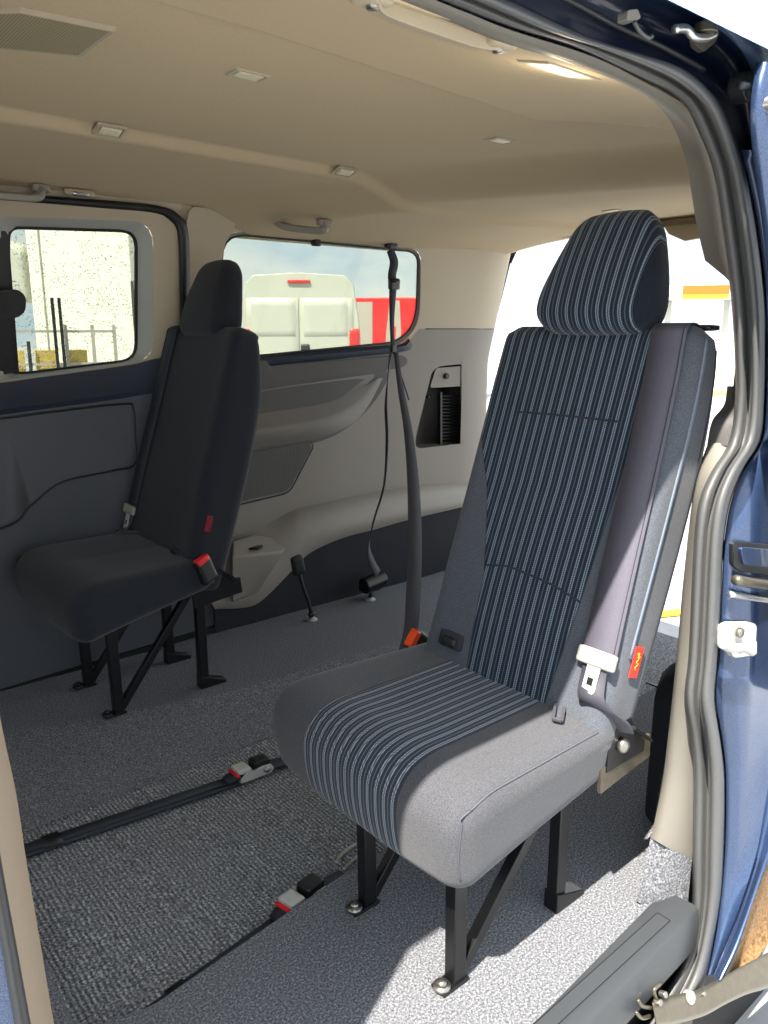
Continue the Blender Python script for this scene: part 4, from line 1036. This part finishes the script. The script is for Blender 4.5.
rt = thing('belt_retractor', 'black belt reel on a short post on the carpet by the far kick panel', 'belt reel', onz(370, 600))
c = onz(370, 600)
bm = bmesh.new(); cyl(bm, (0, 0, 0), (0, 0, .006), .024, 20); cyl(bm, (0, 0, .006), (0, 0, .012), .012, 6); obj('base', bm, 'white_metal', rt)
bm = bmesh.new(); cyl(bm, (0, 0, .008), (.01, 0, .045), .009, 14); obj('post', bm, 'steel_black', rt)
bm = bmesh.new(); cyl(bm, (-.035, -.0, .070), (.075, .0, .085), .036, 26); box(bm, (.01, .01, .055), (.09, .05, .03)); obj('reel_housing', bm, 'black_gloss', rt, bevel=.004)
st_ = thing('buckle_stalk', 'black seat-belt buckle standing up on a stalk from the far carpet', 'buckle', onz(312, 620))
c = onz(312, 620); tpb = ony(299, 572, c.y+.0)-c
bm = bmesh.new(); cyl(bm, (0, 0, 0), (0, 0, .005), .022, 20); cyl(bm, (0, 0, .005), (0, 0, .014), .010, 6); obj('base', bm, 'white_metal', st_)
bm = bmesh.new(); tube(bm, [(0, 0, .01), Vector((0, 0, .03)).lerp(tpb, .25), tpb*.7, tpb*.95], .0075, 8); cyl(bm, (-.012, 0, .02), (.012, 0, .03), .012); obj('stalk', bm, 'black', st_)
dd = Vector((-.2, -.05, 1)).normalized()
bm = bmesh.new(); rounded(bm, .024, .014, .038, .006, 8, lambda q: tpb+dd*.03+Vector((1, 0, .2)).normalized()*q.x+Vector((0, 1, 0))*q.y+dd*q.z); obj('buckle_head', bm, 'black', st_)
bm = bmesh.new(); rounded(bm, .018, .009, .004, .003, 6, lambda q: tpb+dd*.067+Vector((1, 0, .2)).normalized()*q.x+Vector((0, 1, 0))*q.y+dd*q.z); obj('buckle_slot', bm, 'rubber_dark', st_)

# ================================================================== TIE-DOWN STRAPS IN THE WELL
def onw(x, y, up=0.0):
    z = -.05
    for _ in range(12): p = onz(x, y, z); z = wz(p.x)+up
    return onz(x, y, z)
def tiedown(A, R, E, label, w, bend=0):
    pA, pR, pE = onw(*A, .006), onw(*R, .008), onw(*E, .006)
    d = (pR-pA).normalized(); w_ = ZV.cross(d).normalized()
    t = thing('tiedown_strap', label, 'tie-down strap', pA, 'wheelchair tie-down straps')
    bm = bmesh.new(); ribbon(bm, [pA-d*.1, pA, pA.lerp(pR, .5), pR], w_, w, .005, 0); off(obj('webbing', bm, 'belt_black', t), t)
    bm = bmesh.new(); ribbon(bm, [pA+ZV*.004, pA.lerp(pR, .5)+ZV*.004+w_*.002, pR+ZV*.008], w_, w*.62, .004, 0); off(obj('doubled_webbing', bm, 'belt_black', t), t)
    bm = bmesh.new(); q = pA+d*.06+ZV*.006; ribbon(bm, [q-d*.02, q+d*.02], w_, w*1.02, .004, 0); off(obj('keeper', bm, 'black', t), t)
    d2 = (pE-pR).normalized(); w2_ = ZV.cross(d2).normalized()
    def mp(a, b, c): return pR+d2*a+w2_*b+ZV*c
    bm = bmesh.new()
    for sg in (-.024, .024):
        plate(bm, [mp(a, sg, c) for a, c in ((-.005, 0), (.085, 0), (.095, .012), (.085, .028), (.06, .030), (.035, .020), (.01, .026), (-.01, .014))], w2_*.003)
    bar(bm, mp(0, -.026, .004), mp(0, .026, .004), .02, .004)
    off(obj('ratchet_frame', bm, 'white_metal', t, bevel=.0008), t)
    bm = bmesh.new(); cyl(bm, mp(.068, -.034, .018), mp(.068, .034, .018), .008, 16); off(obj('axle', bm, 'bolt', t), t)
    bm = bmesh.new(); rounded(bm, .026, .020, .014, .006, 8, lambda q: mp(q.x+.062, q.y, q.z+.030)); off(obj('spool_cover', bm, 'black', t), t)
    bm = bmesh.new(); rounded(bm, .020, .022, .007, .004, 8, lambda q: mp(q.x+.005, q.y, q.z+.030)); off(obj('ratchet_lever', bm, 'white_metal', t), t)
    bm = bmesh.new(); rounded(bm, .007, .022, .006, .003, 6, lambda q: mp(q.x-.016, q.y, q.z+.022)); off(obj('lever_tip', bm, 'red', t), t)
    bm = bmesh.new(); ribbon(bm, [mp(-.045, -.004, .010), mp(-.02, -.004, .018), mp(.0, 0, .012)], w2_, .036, .010, 5); off(obj('webbing_fold', bm, 'belt_black', t), t)
    bm = bmesh.new(); ribbon(bm, [mp(.085, 0, .012), mp(.12, 0, .008), pE], w2_, w*.9, .005, 5); off(obj('rear_webbing', bm, 'belt_black', t), t)
    return t, pE, d2
tiedown((25, 851), (240, 779), (300, 757), 'black tie-down strap with ratchet crossing the ribbed carpet, farther of the two', .050)
t2, pE, d2 = tiedown((150, 1014), (290, 913), (344, 874), 'black tie-down strap with ratchet hugging the near carpet edge, nearer of the two', .034)
bm = bmesh.new(); tube(bm, [pE+ZV*.01, pE+d2*.03+ZV*.016, pE+d2*.06+ZV*.016, pE+d2*.075+ZV*.006], .0055, 8); tube(bm, [pE+ZV*.01+Vector((0, .03, 0)), pE+d2*.03+ZV*.018+Vector((0, .035, 0)), pE+d2*.09+ZV*.02+Vector((0, .03, 0))], .0055, 8)
off(obj('hook', bm, 'steel', t2), t2)

# rear floor odds: threshold line and a strap end
bm = bmesh.new(); box(bm, (2.95, 1.6, -.16), (.05, 1.9, .05)); struct(obj('trim_35', bm, 'black', smooth=False))
bm = bmesh.new(); box(bm, (2.22, 1.03, .004), (.012, .5, .006)); struct(obj('trim_36', bm, 'black', smooth=False))

# ================================================================== OUTSIDE
GZ = -.62
bm = bmesh.new(); r_ = 90; v = [bm.verts.new(p) for p in ((-r_, -r_, GZ), (r_, -r_, GZ), (r_, r_, GZ), (-r_, r_, GZ))]; bm.faces.new(v)
struct(obj('ground', bm, 'ground', smooth=False))
def basis(px, depth):
    """ground frame facing the camera at forward depth"""
    d = ray(px, 330); d = Vector((d.x, d.y, 0)).normalized(); return d
def facing(px, py, dist):
    d = ray(px, py); h = math.hypot(d.x, d.y); return CAM+d*(dist/h)
def vehicle_frame(name, label, cat, px, dist, yaw_off, group=None):
    p = facing(px, 330, dist); t = thing(name, label, cat, (p.x, p.y, GZ), group)
    d = math.atan2(p.y, p.x); t.rotation_euler.z = d-PI/2+yaw_off      # local +Y points away from the camera
    return t
def wheel(t, x, y, r=.36, w=.24):
    bm = bmesh.new(); cyl(bm, (x-w/2, y, r), (x+w/2, y, r), r, 28); wo = obj('wheel', bm, 'tyre', t, bevel=.03)
    bm = bmesh.new(); cyl(bm, (x-w/2-.005, y, r), (x+w/2+.005, y, r), r*.55, 20); obj('wheel_rim', bm, 'steel_dull', wo, bevel=.01)
# white panel van seen from the rear
t = vehicle_frame('panel_van', 'white panel van seen from behind through the quarter window', 'van', 300, 13.0, math.radians(-4))
bm = bmesh.new(); W_ = .92
prof = [(-.97, .35), (-.99, 1.2), (-.95, 1.9), (-.86, 2.48), (-.72, 2.62), (0, 2.66), (.72, 2.62), (.86, 2.48), (.95, 1.9), (.99, 1.2), (.97, .35)]
rings = []
for y, k_, dz in ((0, 1, 0), (.06, 1.01, .0), (3.6, 1.01, 0), (4.4, .98, -.15), (5.1, .95, -.95), (5.7, .9, -1.25)):
    rings.append([bm.verts.new((x*k_, y, (z+dz) if z > 1.3 else z)) for x, z in prof])
for a, b in zip(rings, rings[1:]):
    for i in range(len(a)-1): bm.faces.new((a[i], a[i+1], b[i+1], b[i]))
    bm.faces.new((a[-1], a[0], b[0], b[-1]))
bm.faces.new(rings[0]); bm.faces.new(rings[-1][::-1])
obj('body', bm, 'white_paint', t, bevel=.04)
for sg in (-1, 1):
    bm = bmesh.new(); rounded(bm, .085, .03, .27, .028, 6, lambda q: q+Vector((sg*.88, -.01, 1.52))); obj('tail_light', bm, 'tail_red', t)
    bm = bmesh.new(); rounded(bm, .42, .012, .85, .01, 6, lambda q: q+Vector((sg*.435, -.008, 1.42))); dr = obj('rear_door', bm, 'white_paint', t)
    bm = bmesh.new(); rounded(bm, .35, .003, .28, .005, 6, lambda q: q+Vector((sg*.42, -.022, 1.95))); obj('door_pressing', bm, 'white_paint', dr)
    wheel(t, sg*.84, 1.1); wheel(t, sg*.84, 4.6)
bm = bmesh.new(); rounded(bm, .07, .03, .13, .02, 6, lambda q: q+Vector((.08, -.03, 1.42))); obj('door_handle', bm, 'black', t)
bm = bmesh.new(); rounded(bm, .98, .08, .12, .05, 6, lambda q: q+Vector((0, -.04, .5))); obj('bumper', bm, 'rubber_dark', t)
bm = bmesh.new(); rounded(bm, .18, .02, .025, .01, 6, lambda q: q+Vector((0, -.02, 2.52))); obj('brake_light', bm, 'tail_red', t)
bm = bmesh.new(); rounded(bm, .25, .01, .06, .005, 4, lambda q: q+Vector((-.4, -.035, .78))); obj('number_plate', bm, 'canopy_yellow', t)
# red curtain trailer
t = vehicle_frame('lorry_trailer', 'red trailer with grey lettering standing beyond the white van', 'trailer', 402, 19.0, math.radians(-12))
bm = bmesh.new(); box(bm, (-.35, 1.2, 1.66), (3.5, 2.4, 1.72)); obj('side_curtain', bm, 'trailer_red', t, bevel=.03)
bm = bmesh.new(); box(bm, (-.35, 1.2, .72), (3.5, 2.3, .16)); obj('chassis', bm, 'rubber_dark', t, smooth=False)
def letter(polys):
    for p in polys:
        bm = bmesh.new(); plate(bm, [Vector((x, -.004, z)) for x, z in p], Vector((0, -.012, 0))); obj('letter', bm, 'letter_grey', t, smooth=False)
letter([[(-1.10, .95), (-.72, .95), (-.72, 2.42), (-1.10, 2.42)],
        [(-.42, 1.0), (-.06, 1.0), (-.02, 1.7), (-.06, 2.45), (-.30, 2.45), (-.38, 1.7)]])
bm = bmesh.new(); plate(bm, [Vector((x, -.018, z)) for x, z in ((-.28, 1.55), (-.16, 1.50), (-.14, 1.85), (-.26, 1.85))], Vector((0, -.004, 0))); obj('letter_counter', bm, 'trailer_red', t, smooth=False)
for x in (-1.4, -.5, .9): wheel(t, x, .35, .45, .3)
# white box lorry behind the sliding door window
t = vehicle_frame('box_lorry', 'tall white box lorry seen through the rain-dotted window', 'lorry', 84, 17.0, math.radians(-19))
bm = bmesh.new(); box(bm, (.02, 3.0, 2.60), (1.98, 6.0, 3.0)); obj('cargo_box', bm, 'lorry_white', t, bevel=.03)
bm = bmesh.new(); box(bm, (.0, 3.0, .98), (1.9, 5.8, .2)); obj('chassis', bm, 'letter_grey', t, smooth=False)
for x in (-.72, ): 
    bm = bmesh.new(); bar(bm, (x, -.02, 1.15), (x, -.02, 4.05), .02, .02); obj('cargo_door_seam', bm, 'letter_grey', t, smooth=False)
bm = bmesh.new(); box(bm, (1.02, -.03, 2.25), (.05, .04, .9)); obj('marker_strip', bm, 'recess_dark', t, smooth=False)
bm = bmesh.new(); rounded(bm, .2, .5, .55, .12, 8, lambda q: q+Vector((-1.35, .8, 2.9-q.x*.5))); obj('wind_deflector', bm, 'white_paint', t)
for sx in (-.75, .75): wheel(t, sx, 1.0, .48, .3); wheel(t, sx, 5.0, .48, .3)
# stacked stillages and posts by the lorry
t = vehicle_frame('stillage_rack', 'grey rail rack with yellow pallets in front of the white box lorry', 'rack', 62, 13.5, math.radians(6))
for x in (-.95, -.50, .05, .45, .78):
    bm = bmesh.new(); bar(bm, (x, 0, 0), (x, 0, 1.6+.25*(x > -.3)), .05, .05, up=(1, 0, 0)); obj('upright', bm, 'letter_grey' if x > 0 else 'rubber_dark', t, smooth=False)
for z in (.7, 1.25, 1.75):
    bm = bmesh.new(); bar(bm, (-.95, 0, z), (.78, 0, z), .04, .04); obj('cross_rail', bm, 'letter_grey', t, smooth=False)
for x in (-.72, -.25, .2):
    bm = bmesh.new(); box(bm, (x, .2, 1.1), (.30, .3, .72)); obj('pallet', bm, 'pallet', t, smooth=False)
for x in (-.12, -.02):
    bm = bmesh.new(); bar(bm, (x, -.15, 0), (x, -.15, 2.25), .045, .045, up=(1, 0, 0)); obj('post', bm, 'tyre', t, smooth=False)
# filling-station canopy seen through the tail opening
t = vehicle_frame('canopy', 'white filling station canopy with orange and yellow stripe seen past the headrest', 'canopy', 690, 34.0, 0)
bm = bmesh.new(); box(bm, (0.2, 2, 3.22), (3.4, 4, .55)); obj('canopy_roof', bm, 'concrete_wall', t, smooth=False)
bm = bmesh.new(); box(bm, (.45, -.02, 3.30), (1.70, .06, .34)); obj('orange_stripe', bm, 'canopy_orange', t, smooth=False)
bm = bmesh.new(); box(bm, (.45, -.02, 3.04), (1.70, .06, .16)); obj('yellow_stripe', bm, 'canopy_yellow', t, smooth=False)
for x in (-.9, 1.3):
    bm = bmesh.new(); cyl(bm, (x, 1, 0), (x, 1, 3.0), .12); obj('column', bm, 'white_paint', t)
t = vehicle_frame('boundary_wall', 'pale ribbed wall across the yard seen right of the seat back', 'wall', 690, 24.0, 0)
bm = bmesh.new(); box(bm, (0, .2, .85), (11, .3, 1.7)); obj('wall_face', bm, 'concrete_wall', t, smooth=False)
bm = bmesh.new()
for i in range(40): box(bm, (-5.2+i*.27, .04, .85), (.03, .03, 1.6))
obj('ribs', bm, 'white_paint', t, smooth=False)
bm = bmesh.new(); box(bm, (0, -.1, .06), (11, .3, .12)); obj('kerb', bm, 'pallet', t, smooth=False)
t = thing('warning_tape', 'yellow tape line on the ground beyond the tail opening', 'tape', (onz(680, 612, GZ+.01)))
bm = bmesh.new(); a, b = onz(640, 616, GZ+.012), onz(720, 608, GZ+.012); bar(bm, a, b, .09, .008); off(obj('tape', bm, 'yellow', t, smooth=False), t)
# raised tailgate: strut at the left of the tail opening
t = thing('tailgate_strut', 'black gas strut at the left edge of the tail opening', 'gas strut', tuple(onx(499, 262, 3.0)))
bm = bmesh.new(); cyl(bm, (0, 0, -.22), (.05, -.02, .0), .009); cyl(bm, (.05, -.02, 0), (.12, -.05, .16), .014); obj('strut', bm, 'black_gloss', t)
bm = bmesh.new(); ball(bm, (0, 0, -.22), .014); obj('ball_joint', bm, 'steel', t)

# ================================================================== LIGHT
w = bpy.data.worlds.new('World'); SC.world = w; w.use_nodes = True; nt = w.node_tree
bg = nt.nodes['Background']
tc = nt.nodes.new('ShaderNodeTexCoord'); sx = nt.nodes.new('ShaderNodeSeparateXYZ'); nt.links.new(tc.outputs['Generated'], sx.inputs[0])
nz = nt.nodes.new('ShaderNodeTexNoise'); nz.inputs['Scale'].default_value = 3.2; nz.inputs['Detail'].default_value = 7; nz.inputs['Roughness'].default_value = .6
mp = nt.nodes.new('ShaderNodeMapping'); mp.inputs['Scale'].default_value = (1, 1, 2.6); nt.links.new(tc.outputs['Generated'], mp.inputs[0]); nt.links.new(mp.outputs[0], nz.inputs['Vector'])
cr = nt.nodes.new('ShaderNodeValToRGB'); cr.color_ramp.elements[0].position = .40; cr.color_ramp.elements[0].color = (.60, .74, .88, 1)
cr.color_ramp.elements[1].position = .62; cr.color_ramp.elements[1].color = (1.0, .99, .96, 1); nt.links.new(nz.outputs['Fac'], cr.inputs[0])
nt.links.new(cr.outputs[0], bg.inputs['Color']); bg.inputs['Strength'].default_value = 1.25
sd = Vector((.58, .215, -1)).normalized()
L_ = bpy.data.lights.new('sun', 'SUN'); L_.energy = 9.8; L_.angle = math.radians(.6); L_.color = (1, .93, .82)
so = bpy.data.objects.new('sun', L_); COL.objects.link(so); so.rotation_euler = sd.to_track_quat('-Z', 'Y').to_euler(); so.location = (-2, -1, 6)
# the headliner lamp that is on
L2 = bpy.data.lights.new('lamp_glow', 'POINT'); L2.energy = .25; L2.color = (1, .85, .6); L2.shadow_soft_size = .02
p = ceil_item(560, 69); lo = bpy.data.objects.new('lamp_glow', L2); COL.objects.link(lo); lo.location = p-Vector((0, -.005, .03))

# ================================================================== CAMERA
cd = bpy.data.cameras.new('camera'); cd.sensor_fit = 'HORIZONTAL'; cd.sensor_width = 36; cd.lens = FPX/768*36; cd.clip_start = .02; cd.clip_end = 400
co = bpy.data.objects.new('camera', cd); COL.objects.link(co); co.location = CAM
co.rotation_euler = Matrix((RT, UPV, -FW)).transposed().to_euler()
SC.camera = co
vs = SC.view_settings; vs.view_transform = 'Standard'; vs.look = 'None'; vs.gamma = 1; vs.use_curve_mapping = False; vs.exposure = 0.85
